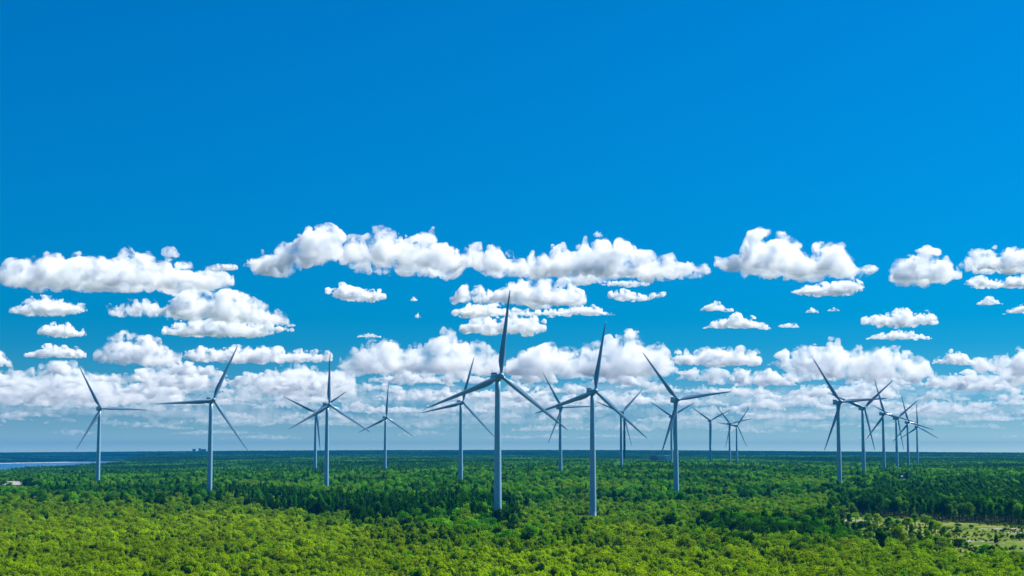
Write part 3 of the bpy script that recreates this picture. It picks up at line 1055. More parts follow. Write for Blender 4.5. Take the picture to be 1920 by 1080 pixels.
# mature mixed wood
FROW = {1: 899.4, 2: 916, 3: 890, 4: 910.7, 5: 881.7, 6: 901.6, 7: 949.6, 8: 880, 10: 877.5, 12: 919, 16: 896.8, 17: 878.7, 18: 878.7, 19: 878.7}
FEET = [(t_[1], t_[2], FROW[t_[0]]) for t_ in TURB if t_[0] in FROW]      # how high the wood stands before each tower
OPENINGS = [(-70, 68, 1250, 1808, 910.5), (1679, 1708, 1300, 2155, 897.5)]
rows_mid = []
for cell, d0, d1 in ((6.6, 420, 1250), (7.4, 1250, 2600)):
    x, y = grid(cell, d0, d1, half, rg)
    z = terrain(x, y)
    px, py = project(np.stack([x, y, z + 6], -1))
    yb = np.interp(px, *zip(*YB)) + 15 * vnoise2(x, y, 75, 21) + 9 * vnoise2(x, y, 20, 22)
    keep = (py <= yb) & clear_of(x, y, .4) & ~in_meadow(x, y) & ~in_bay(x, y)
    x, y, z, px, py, yb = x[keep], y[keep], z[keep], px[keep], py[keep], yb[keep]
    in_cl = in_clearing(x, y)
    n1, n2, n3 = vnoise2(x, y, 70, 5), vnoise2(x, y, 24, 6), vnoise2(x, y, 160, 7)
    for k in range(len(x)):
        s = rg.uniform(.8, 1.2)
        u = rg.random()
        P, Q = px[k] + 28 * n2[k] + 14 * rg.normal(), py[k] + 5 * n2[k] + 3 * rg.normal()
        belt = (480 < P < 960 and 940 < Q < 985) or (240 < P <= 480 and 918 < Q < 948 and n2[k] > .25)
        if belt:
            edge = min((P - 480) / 90 if P > 480 else 1, (960 - P) / 70, (Q - 936) / 14 if P > 480 else 1, 1)
            belt = rg.random() < .25 + .75 * edge
        rim = P > 1590 and 912 < Q < 985 and y[k] > 1000
        front9 = False
        limezone = (930 < P < 1330 and 940 < Q < 1010) or (1330 <= P < 1600 and 930 < Q < 985)
        front9 = abs(px[k] - 1109) < 95 and 880 < y[k] < 1114
        if belt:
            if u < .22:
                form, hs, ws, tint = 'conifer', s * .92, s * .95, T_PINE * rg.uniform(.7, 1.4)
            else:
                form, hs, ws, tint = ('round' if u < .7 else 'tall'), s * .95, s * .85, (T_DARK if u < .8 else T_MID) * rg.uniform(.6, 1.1)
        elif rim:
            if u < .34 - .2 * n1[k]:
                form, hs, ws, tint = 'round', s * .95, s * .9, T_DARK * rg.uniform(.6, 1.2)
            elif u < .62:
                form, hs, ws, tint = 'tall', s * .9, s * .95, T_MID * rg.uniform(.5, .95)
            elif u < .88:
                form, hs, ws, tint = 'round', s * .85, s * .8, T_GREEN * rg.uniform(.55, 1.05)
            else:
                form, hs, ws, tint = 'oval', s * .95, s * .9, T_LIME * rg.uniform(.55, .95)
        elif in_cl[k]:
            form = 'oval' if u < .6 else 'bush' if u < .8 else 'tall'
            hs = s * .62 * rg.uniform(.7, 1.15) * (.8 if form != 'bush' else 1)
            ws = s * .72
            tint = (T_LIME * .75, T_GREEN * .8, T_OLIVD, T_MID * .6)[rg.integers(0, 4)] * rg.uniform(.7, 1.15)
        elif limezone:
            if u < .5:
                form, hs, ws, tint = 'oval', s * .80, s * .95, T_LIME * rg.uniform(.6, 1.1)
            elif u < .75:
                form, hs, ws, tint = 'bush', s * .9, s * 1.2, T_OLIVE * rg.uniform(.7, 1.1)
            else:
                form, hs, ws, tint = 'oval', s * .85, s * .9, T_GREEN * rg.uniform(.5, 1.0)
        else:
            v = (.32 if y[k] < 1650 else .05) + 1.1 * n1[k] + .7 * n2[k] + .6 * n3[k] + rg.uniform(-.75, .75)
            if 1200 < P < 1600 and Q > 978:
                v -= .85                                  # more dark tinted trees before the clearing
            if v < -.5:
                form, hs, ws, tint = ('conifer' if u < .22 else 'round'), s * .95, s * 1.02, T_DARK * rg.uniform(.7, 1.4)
            elif v < .25:
                form, hs, ws, tint = ('round' if u < .8 else 'tall'), s * .95, s * 1.08, T_MID * rg.uniform(.55, 1.15)
            elif v < .7:
                form, hs, ws, tint = ('round' if u < .75 else 'oval'), s * .95, s * 1.08, T_GREEN * rg.uniform(.7, 1.25)
            else:
                form, hs, ws, tint = 'oval', s * 1.2, s * 1.4, T_LIME * rg.uniform(.55, 1.0)
        if yb[k] - py[k] < 20 * rg.random() and not belt:
            tint = T_OLIVD * rg.uniform(.7, 1.1) + .3 * tint
            hs *= .75
        if y[k] > 860:
            hs *= 1.32 if px[k] < 1000 and y[k] < 1450 else 1.22
        top = SPEC[form][0] * hs
        for (tx_, ty_, row_) in FEET:
            if abs(x[k] - tx_ * y[k] / ty_) < 8 and 5 < ty_ - y[k] < 60:
                lim = CAMZ - (row_ - H0) * y[k] / F - z[k]
                if top > lim:
                    hs = min(max(lim, 4), 21) / SPEC[form][0]
                    top = SPEC[form][0] * hs
        for (q0, q1, e0, e1, row_) in OPENINGS:
            if q0 < px[k] < q1 and e0 < y[k] < e1:
                lim = CAMZ - (row_ - H0) * y[k] / F - z[k]
                if top > lim:
                    hs = max(lim, 1.5) / SPEC[form][0]
                    ws = min(ws, hs * 1.2)
                    top = SPEC[form][0] * hs
        if front9:
            lim = CAMZ - 118 * y[k] / F - z[k] + .5
            if abs(px[k] - 1109) > 35:
                lim += 3.5
            if top > lim:
                if lim < 1.2:
                    continue
                form, hs = 'bush', lim / SPEC['bush'][0]
                ws = min(.9, max(.35, hs * 1.5))
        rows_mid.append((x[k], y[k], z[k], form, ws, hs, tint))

# the trees that stand right in front of the tower feet
for (tx_, ty_, row_) in FEET:
    for dx_, dy_ in ((-4.5, 10), (.5, 13), (5, 11), (-8, 17), (8.5, 19), (-1.5, 24)):
        yy = ty_ - dy_ - rg.uniform(0, 4)
        xx = tx_ * yy / ty_ + dx_ + rg.uniform(-1, 1)
        zz = float(terrain(xx, yy))
        h_ = min(max(CAMZ - (row_ - H0) * yy / F - zz - (0 if abs(dx_) < 6 else rg.uniform(0, 3)), 4), 21)
        f_ = ('round', 'oval', 'tall')[rg.integers(0, 3)]
        rows_mid.append((xx, yy, zz, f_, rg.uniform(.75, 1.0) * (1.25 if f_ != 'round' else .95), h_ / SPEC[f_][0], (T_MID, T_GREEN, T_DARK)[rg.integers(0, 3)] * rg.uniform(.6, 1)))

# rest of the land: patches of wood
rows_far = []
for cell, d0, d1, sc_ in ((38, 2590, 6000, 1.0), (58, 6000, 13600, 1.5)):
    x, y = grid(cell, d0, d1, .36, rg)
    z = terrain(x, y)
    keep = ~in_bay(x, y)
    x, y, z = x[keep], y[keep], z[keep]
    n1, n2 = vnoise2(x, y, 260, 15), vnoise2(x, y, 90, 16)
    for k in range(len(x)):
        v = n1[k] + .7 * n2[k] + rg.uniform(-.4, .4)
        tint = T_DARK * rg.uniform(.9, 1.5) if v < -.2 else T_MID * rg.uniform(.45, .85) if v < .6 else T_GREEN * rg.uniform(.6, 1.1)
        tint = tint * (1 + .3 * n1[k])
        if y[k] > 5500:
            tint = tint * np.interp(y[k], [5500, 7500], [1, .42])  # leaf tint darkens with distance, standing in for thicker haze
        rows_far.append((x[k], y[k], z[k], None, sc_ * 1.0, rg.uniform(.85, 1.1), tint))


def instancer(name, rows, protos, pick, label, cat):
    """one object of ground points that carries a tree on each point"""
    coll = bpy.data.collections.new(name + '_forms')
    for k, me in enumerate(protos):
        coll.objects.link(bpy.data.objects.new(f'{name}_form_{k:02d}', me))
    n = len(rows)
    me = bpy.data.meshes.new(name)
    me.vertices.add(n)
    me.vertices.foreach_set('co', np.array([(r[0], r[1], r[2]) for r in rows], np.float32).ravel())
    def attr(nm, tp, arr, key):
        a = me.attributes.new(nm, tp, 'POINT')
        a.data.foreach_set(key, np.asarray(arr).ravel())
    rz = np.random.default_rng(8).uniform(0, 6.283, n)
    attr('turn', 'FLOAT_VECTOR', np.stack([np.zeros(n), np.zeros(n), rz], 1).astype(np.float32), 'vector')
    attr('size', 'FLOAT_VECTOR', np.array([(r[4], r[4], r[5]) for r in rows], np.float32), 'vector')
    attr('form', 'INT', np.array([pick(r, k) for k, r in enumerate(rows)], np.int32), 'value')
    attr('tint', 'FLOAT_COLOR', np.array([(*r[6], 1) for r in rows], np.float32), 'color')
    o = link(name, me)
    tag(o, label, cat, None, 'stuff')
    g = bpy.data.node_groups.new(name, 'GeometryNodeTree')
    g.interface.new_socket('Geometry', in_out='INPUT', socket_type='NodeSocketGeometry')
    g.interface.new_socket('Geometry', in_out='OUTPUT', socket_type='NodeSocketGeometry')
    gi, go = g.nodes.new('NodeGroupInput'), g.nodes.new('NodeGroupOutput')
    ci = g.nodes.new('GeometryNodeCollectionInfo')
    ci.inputs['Collection'].default_value = coll
    ci.inputs['Separate Children'].default_value = True
    ci.inputs['Reset Children'].default_value = True
    ip = g.nodes.new('GeometryNodeInstanceOnPoints')
    ip.inputs['Pick Instance'].default_value = True
    def named(nm, tp):
        a = g.nodes.new('GeometryNodeInputNamedAttribute')
        a.data_type = tp
        a.inputs['Name'].default_value = nm
        return a.outputs['Attribute']
    e2r = g.nodes.new('FunctionNodeEulerToRotation')
    g.links.new(named('turn', 'FLOAT_VECTOR'), e2r.inputs[0])
    g.links.new(gi.outputs[0], ip.inputs['Points'])
    g.links.new(ci.outputs[0], ip.inputs['Instance'])
    g.links.new(named('form', 'INT'), ip.inputs['Instance Index'])
    g.links.new(e2r.outputs[0], ip.inputs['Rotation'])
    g.links.new(named('size', 'FLOAT_VECTOR'), ip.inputs['Scale'])
    g.links.new(ip.outputs[0], go.inputs[0])
    md = o.modifiers.new('trees', 'NODES')
    md.node_group = g
    return o


# coarse tufts and dwarf bushes of the meadow
x, y = grid(4.6, 640, 1190, .345, rg)
px, py = project(np.stack([x, y, np.zeros(len(x))], -1))
tn = vnoise2(x, y, 22, 51) + .6 * vnoise2(x, y, 7, 52)
ok = in_clearing(x, y) & clear_of(x, y, .2) & (tn > .12) & (px < 2000)
tuft = []
for k in np.where(ok)[0]:
    s_ = rg.uniform(.25, .62)
    tint = (T_OLIVD * .8, T_DARK * .9, T_OLIVE * .7, T_OLIVD * .6)[rg.integers(0, 4)] * rg.uniform(.7, 1.2)
    tuft.append((x[k], y[k], float(terrain(x[k], y[k])) + .2, 'shrub', s_, s_ * rg.uniform(.6, 1.1), tint))
flat, start = [], {}
for form in PROTO:
    start[form] = len(flat)
    flat += [p[2] for p in PROTO[form]]
pick = lambda r, k: start[r[3]] + k % len(PROTO[r[3]])
instancer('young_woodland', rows_young, flat, pick, 'dense low olive green young woodland filling the front of the view', 'woodland')
instancer('tall_grass', tuft, flat, pick, 'rough tufts and dwarf bushes scattered over the meadow', 'tall grass')
instancer('forest', rows_mid, flat, pick, 'mixed mid and dark green forest around the feet of the turbines', 'forest')
instancer('far_forest', rows_far, GROVES, lambda r, k: k % 4, 'far bluish forest reaching to the horizon', 'forest')
print('TREES', len(rows_young), len(rows_mid), len(rows_far), len(chosen), 'labels', len(cnt))


# ------------------------------------------------------------------ buildings and small things
def part(name, parent, boxes, m, bevel=0, smooth=False):
    bm = bmesh.new()
    for c, s in boxes:
        add_box(bm, c, s, bevel)
    return link(name, from_bm(name, bm, smooth), parent, [m])


def gable(name, parent, L, W, z0, z1, m, over=.5):
    bm = bmesh.new()
    vs = [bm.verts.new(v) for v in ((-L / 2 - over, -W / 2 - over, z0), (L / 2 + over, -W / 2 - over, z0), (L / 2 + over, 0, z1), (-L / 2 - over, 0, z1),
                                    (-L / 2 - over, W / 2 + over, z0), (L / 2 + over, W / 2 + over, z0))]
    for q in ((0, 1, 2, 3), (3, 2, 5, 4), (0, 3, 4), (1, 5, 2), (0, 4, 5, 1)):
        bm.faces.new([vs[k] for k in q])
    return link(name, from_bm(name, bm, False), parent, [m])


# chimney
p = at(1171, 857, 4000)
zg = float(terrain(p[0], p[1]))
ch = empty('chimney', (p[0], p[1], zg))
tag(ch, 'dark tall factory chimney with paler bands rising behind the small turbine', 'chimney')
top = at(1171, 786, 4000)[2] - zg
bm = bmesh.new()
add_lathe(bm, [(3.4, -2), (3.3, 0), (2.5, top * .97), (2.7, top * .97), (2.7, top)], 28)
link('shaft', from_bm('shaft', bm), ch, [mat('sooty_brick', (.055, .05, .06), .9, .1, (.2, .3, 'Object'))])
for q in (.35, .55, .75, .9):
    bm = bmesh.new()
    r = 3.3 - .8 * q / .97 + .06
    add_lathe(bm, [(r, top * q), (r - .06, top * q + 3.2)], 28, cap=False)
    link('band', from_bm('band', bm), ch, [mat('faded_band', (.17, .15, .16), .8, .2)])

# factory on the right of it: brown block, low grey hall, white hall
p = at(1237, 859, 3600)
zg = float(terrain(p[0], p[1]))
fb = empty('factory', (p[0], p[1], zg))
tag(fb, 'low factory among far trees, brown, blue grey and white blocks in a row', 'factory')
zt = lambda py: at(1237, py, 3600)[2] - zg
sx = 3600 / F * 1.0
b0 = zt(853.5)
part('brown_wing', fb, [((-11.5 * sx, 0, (b0) / 2), (12 * sx, 24, b0))], M_BRICK, .2)
part('grey_hall', fb, [((2.5 * sx, 2, (b0 - 1.2) / 2), (15.5 * sx, 30, b0 - 1.2))], M_SLATE, .2)
part('white_hall', fb, [((14.6 * sx, -1, (b0 - .6) / 2), (8.2 * sx, 26, b0 - .6))], M_WALLW, .2)
part('window', fb, [((-7 * sx, -12.05, b0 - 3), (3 * sx, .1, 2.2))], M_CONC)
# lattice mast near the factory
p = at(1221, 848, 4200)
zg = float(terrain(p[0], p[1]))
ht = at(1221, 834, 4200)[2] - zg
ms = empty('radio_mast', (p[0], p[1], zg))
tag(ms, 'thin radio mast sticking up above the far factory', 'mast')
V, Fc = [], []
for a in range(3):
    c, s = math.cos(a * 2.094), math.sin(a * 2.094)
    limb(V, Fc, (c * .9, s * .9, 0), (c * .25, s * .25, ht), .10, .05)
    for k in range(16):
        z0_, z1_ = ht * k / 16, ht * (k + 1) / 16
        r0, r1 = .9 - .65 * k / 16, .9 - .65 * (k + 1) / 16
        c2, s2 = math.cos((a + 1) * 2.094), math.sin((a + 1) * 2.094)
        limb(V, Fc, (c * r0, s * r0, z0_), (c2 * r1, s2 * r1, z1_), .05, .05, 4)
link('lattice', mesh_np('lattice', [tuple(v) for v in V], [f for f in Fc]), ms, [M_STEEL])
bm = bmesh.new()
add_lathe(bm, [(.2, ht - .5), (.2, ht + 2.5)], 8)
link('antenna', from_bm('antenna', bm), ms, [M_STEEL])

# blocks on the skyline
for px0, px1, yt, lab in ((361, 367.5, 842, 'small far building block on the skyline left of the second turbine'),
                          (372.5, 387, 842, 'long far building block on the skyline touching the second turbine tower')):
    d = 10300
    a, b = at(px0, 848, d), at(px1, 848, d)
    cxm = (a[0] + b[0]) / 2
    zg = float(terrain(cxm, d))
    h = at(px0, yt, d)[2] - zg
    e = empty('apartment_block', (cxm, d, zg))
    tag(e, lab, 'building', 'buildings on the skyline')
    Wd = b[0] - a[0]
    part('wall', e, [((0, 0, h / 2), (Wd, 14, h))], M_SLATE)
    part('roof', e, [((0, 0, h + .3), (Wd + .6, 14.6, .6))], M_CONC)
    if Wd > 30:
        part('stair_tower', e, [((-Wd * .33, 0, h + 3), (Wd * .26, 12, 4.6))], M_SLATE)

# long hall with a pale roof at the left edge
d = 1820
a, b = at(-40, 905, d), at(46, 905, d)
cxm = (a[0] + b[0]) / 2
zg = float(terrain(cxm, d))
e = empty('barn', (cxm, d, zg))
tag(e, 'long hall with a pale pinkish roof among trees at the left edge', 'barn')
zr = at(20, 902.0, d)[2] - zg
ze = at(20, 909, d)[2] - zg
part('wall', e, [((0, 0, ze / 2), (b[0] - a[0], 22, ze))], M_WALLW)
gable('roof', e, b[0] - a[0], 22, ze + .02, zr, M_ROOF)
a = at(61, 905, d)
zg = float(terrain(a[0], d))
e = empty('shed', (a[0], d + 6, zg))
tag(e, 'small pale shed just right of the long pale roofed hall', 'shed')
zr, ze = at(61, 901.3, d)[2] - zg, at(61, 905, d)[2] - zg
part('wall', e, [((0, 0, ze / 2), (2.6, 5, ze))], M_WALLW)
gable('roof', e, 2.6, 5, ze + .02, zr, M_ROOF, .3)
keep_view = [(-40, 66, 1820, 909)]

# small house in the woods on the right
d = 2160
a = at(1693.5, 893, d)
zg = float(terrain(a[0], d))
e = empty('house', (a[0], d, zg))
tag(e, 'tiny pale roofed house peeping out of the woods below the right-hand row', 'house')
zr, ze = at(1693, 891.8, d)[2] - zg, at(1693, 894.5, d)[2] - zg
part('wall', e, [((0, 0, ze / 2), (5.6, 6, ze))], M_WALLW)
gable('roof', e, 5.6, 6, ze + .02, zr, M_ROOF, .3)

# transformer cabinet at the foot of the second tallest turbine
a = at(1103.5, 969, 1108)
zg = float(terrain(a[0], 1108))
e = empty('transformer_cabinet', (a[0] + .2, 1107, zg))
tag(e, 'grey transformer cabinet with a pale roof at the foot of the second tallest turbine', 'cabinet')
part('body', e, [((0, 0, 1.1), (3.0, 2.2, 2.2))], M_CONC, .05)
part('roof', e, [((0, 0, 2.32), (3.3, 2.5, .22))], M_WALLW, .04)
part('door', e, [((.2, -1.13, 1.05), (1.9, .06, 1.8))], M_DARK)

# ------------------------------------------------------------------ clouds
def cloud_material(name, dens, size, col=(1, 1, 1), g=.1, lo=.43, hi=.66):
    m = bpy.data.materials.new(name)
    m.use_nodes = True
    t = m.node_tree
    t.nodes.clear()
    out = t.nodes.new('ShaderNodeOutputMaterial')
    v = t.nodes.new('ShaderNodeVolumeScatter')
    v.inputs['Color'].default_value = (*col, 1)
    co = t.nodes.new('ShaderNodeTexCoord')
    n = t.nodes.new('ShaderNodeTexNoise')
    n.inputs['Scale'].default_value = 1 / size
    n.inputs['Detail'].default_value = 5
    n.inputs['Roughness'].default_value = .6
    mr_ = t.nodes.new('ShaderNodeMapRange')
    mr_.inputs['From Min'].default_value = lo
    mr_.inputs['From Max'].default_value = hi
    mr_.inputs['To Max'].default_value = dens * 2.5
    t.links.new(co.outputs['Object'], n.inputs['Vector'])
    t.links.new(n.outputs[0], mr_.inputs['Value'])
    t.links.new(mr_.outputs[0], v.inputs['Density'])
    v.inputs['Anisotropy'].default_value = g
    t.links.new(v.outputs[0], out.inputs['Volume'])
    return m


def lat(n, length, cell, off):
    """smooth interpolation weights of n samples spaced over length on a lattice of the given cell"""
    x = np.linspace(0, length, n) / cell + off
    i = np.floor(x).astype(int)
    f = x - i
    f = f * f * f * (f * (f * 6 - 15) + 10)
    Wt = np.zeros((n, i.max() + 2))
    Wt[np.arange(n), i] = 1 - f
    Wt[np.arange(n), i + 1] += f
    return Wt


def noise3(shape, lens, cell, rg):
    Ws = [lat(n, L, cell, rg.random()) for n, L in zip(shape, lens)]
    R = rg.uniform(-1, 1, (Ws[0].shape[1], Ws[1].shape[1], Ws[2].shape[1]))
    R = np.tensordot(Ws[0], R, (1, 0))
    R = np.einsum('bj,ajk->abk', Ws[1], R, optimize=True)
    return np.einsum('ck,abk->abc', Ws[2], R, optimize=True)


def surface_net(f, origin, step):
    """quads of the surface f = 0 on a grid"""
    s = f > 0
    nx, ny, nz = f.shape
    cnt = np.zeros((nx - 1, ny - 1, nz - 1), np.int8)
    for a in (0, 1):
        for b in (0, 1):
            for c in (0, 1):
                cnt += s[a:nx - 1 + a, b:ny - 1 + b, c:nz - 1 + c]
    act = (cnt > 0) & (cnt < 8)
    idx = -np.ones(act.shape, np.int32)
    cells = np.argwhere(act)
    idx[act] = np.arange(len(cells))
    acc = np.zeros((len(cells), 3))
    num = np.zeros(len(cells))
    corners = [(a, b, c) for a in (0, 1) for b in (0, 1) for c in (0, 1)]
    for c0 in corners:
        for ax in range(3):
            if c0[ax]:
                continue
            c1 = list(c0)
            c1[ax] = 1
            v0 = f[cells[:, 0] + c0[0], cells[:, 1] + c0[1], cells[:, 2] + c0[2]]
            v1 = f[cells[:, 0] + c1[0], cells[:, 1] + c1[1], cells[:, 2] + c1[2]]
            x = (v0 > 0) != (v1 > 0)
            t = np.where(x, v0 / np.where(x, v0 - v1, 1), 0)
            p = np.array(c0)[None] + 0.0
            p = np.repeat(p, len(cells), 0)
            p[:, ax] += t
            acc[x] += p[x]
            num[x] += 1
    V = (cells + acc / num[:, None]) * step + origin
    quads = []
    for ax in range(3):
        o1, o2 = [(1, 2), (2, 0), (0, 1)][ax]
        sl0, sl1 = [slice(None)] * 3, [slice(None)] * 3
        sl0[ax], sl1[ax] = slice(0, -1), slice(1, None)
        d = s[tuple(sl0)] != s[tuple(sl1)]
        e = np.argwhere(d)
        ok = (e[:, o1] > 0) & (e[:, o2] > 0) & (e[:, o1] < f.shape[o1] - 1) & (e[:, o2] < f.shape[o2] - 1)
        e = e[ok]
        inside_first = s[e[:, 0], e[:, 1], e[:, 2]]
        q = []
        for (u, v) in ((0, 0), (1, 0), (1, 1), (0, 1)):
            c = e.copy()
            c[:, o1] -= 1 - u
            c[:, o2] -= 1 - v
            q.append(idx[c[:, 0], c[:, 1], c[:, 2]])
        q = np.stack(q, 1)
        q[~inside_first] = q[~inside_first][:, ::-1]
        quads.append(q)
    return V, np.concatenate(quads)


def main_islands(V, Q, least=.03):
    """drop the crumbs: keep connected pieces of some size"""
    l = np.arange(len(V))
    A = np.concatenate([Q[:, 0], Q[:, 1], Q[:, 2]])
    B = np.concatenate([Q[:, 1], Q[:, 2], Q[:, 3]])
    while True:
        o = l.copy()
        m = np.minimum(l[A], l[B])
        np.minimum.at(l, A, m)
        np.minimum.at(l, B, m)
        l = l[l]
        l = l[l]
        if (o == l).all():
            break
    c = np.bincount(l, minlength=len(V))
    ok = c[l] >= least * c.max()
    new = np.cumsum(ok) - 1
    return V[ok], new[Q[ok[Q[:, 0]]]]


ZB = 1150.0


def cloud_geo(prof, seed, amp=1.0, depth=1.0, vox=.85):
    """a cumulus whose silhouette follows rows (column, top, base); base level at ZB metres"""
    rg = np.random.default_rng(seed)
    prof = np.array(prof, float)
    ybm = np.average(prof[:, 2])
    hpx = (prof[:, 2] - prof[:, 1])
    d = ZB * F / (H0 - ybm)
    S = d / F * 1.02
    hmax = hpx.max() * S
    width = (prof[-1, 0] - prof[0, 0]) * S
    D = depth * min(max(1.0 * hmax, .12 * width), 900) * .8
    dc = d - D * .8                                    # the far rim of the base sits on row ybm
    S = dc / F * 1.015
    st = 1.75 * S * vox
    pad = .35 * hmax
    p0 = at(prof[0, 0], ybm, dc)
    u0, u1 = -pad, width * dc / d + pad
    zb_ = at(960, prof[:, 2].max(), d)[2]
    zt_ = at(960, prof[:, 1].min(), dc)[2]
    nx = int((u1 - u0) / st) + 3
    D2 = D * 1.25
    sty = st * 1.35
    ny = int(2 * D2 / sty) + 3
    w0, w1 = zb_ - pad * .6, zt_ + pad * .6
    nz = int((w1 - w0) / st) + 3
    u = u0 + np.arange(nx) * st
    v = -D2 + np.arange(ny) * sty
    ww = w0 + np.arange(nz) * st
    pxs = 960 + (u + p0[0]) / (dc / F * 1.0) * 1.0
    # columns: horizontal place -> photo column at depth dc
    fwd = dc * math.cos(PITCH) + (zb_ - CAMZ) * math.sin(PITCH)
    pxs = 960 + (p0[0] + u) * F / fwd
    inside = (pxs >= prof[0, 0]) & (pxs <= prof[-1, 0])
    top = np.array([at(960, y_, dc)[2] for y_ in np.interp(pxs, prof[:, 0], prof[:, 1])])
    bot = np.array([at(960, y_, d)[2] for y_ in np.interp(pxs, prof[:, 0], prof[:, 2])])
    h = top - bot
    hl = np.maximum(h, 1)
    Du = D * np.clip(.30 + .70 * np.sqrt(hl / hmax), .3, 1)
    sect = 1 - (v[None, :] / Du[:, None]) ** 2
    sect = np.sign(sect) * np.sqrt(np.abs(sect))
    T = bot[:, None] + hl[:, None] * np.maximum(sect, -.6)
    L = (u1 - u0, 2 * D2, w1 - w0)
    big = noise3((nx, ny, 1), (L[0], L[1], 1), max(.9 * hmax, 6 * st), rg)[:, :, 0]
    T = T + .16 * hl[:, None] * big
    f = np.minimum(T[:, :, None] - ww[None, None, :], (ww[None, None, :] - bot[:, None, None]) * 1.2)
    f = f / hmax
    du = np.maximum(np.maximum(prof[0, 0] - pxs, pxs - prof[-1, 0]), 0) * S / hmax
    f = np.where((du > 0)[:, None, None], np.minimum(f, -du[:, None, None] * 1.5 - .12), f)
    shape = (nx, ny, nz)
    gate = np.clip(1 + (f + .06) * 5, 0, 1)              # no crumbs far from the body
    a, cell = .36 * amp, .50 * hmax
    upw = np.clip((ww - zb_) / (.35 * hmax), .45, 1)[None, None, :]     # billows above, a smoother base
    for o in range(5):
        if cell < 1.6 * st:
            break
        n_ = noise3(shape, L, cell, rg)
        f += a * upw * gate * (1.4 * np.abs(n_) - .58 + .45 * n_)
        a *= .60
        cell *= .5
    f[0], f[-1], f[:, 0], f[:, -1], f[:, :, 0], f[:, :, -1] = [-1] * 6
    f[np.abs(f) < 1e-6] = 1e-6
    V, Q = surface_net(f, np.array([u0 + p0[0], dc - D2, w0]), np.array([st, sty, st]))
    return V, Q, hmax


def cloud(prof, label, seed, ext=13, amp=1.0, depth=1.0, col=(1, 1, 1), group='fair weather clouds', vox=.85):
    V, Q, h = cloud_geo(prof, seed, amp, depth, vox)
    V, Q = main_islands(V, Q)
    if not len(Q):
        print('EMPTY CLOUD', label)
        return
    me = mesh_np('cumulus_cloud', V, Q, True)
    o = link('cumulus_cloud', me, None, [cloud_material('cloud_vapour', ext / max(h, 120), max(h, 120) * .42, col)])
    tag(o, label, 'cloud', group)
    return o


def lens(x0, x1, yt, yb):
    w_ = x1 - x0
    return [(x0, yb - 1.2, yb - .3), (x0 + .2 * w_, yt + .45 * (yb - yt), yb), (x0 + .45 * w_, yt, yb), (x0 + .7 * w_, yt + .25 * (yb - yt), yb), (x1, yb - 1.5, yb - .4)]


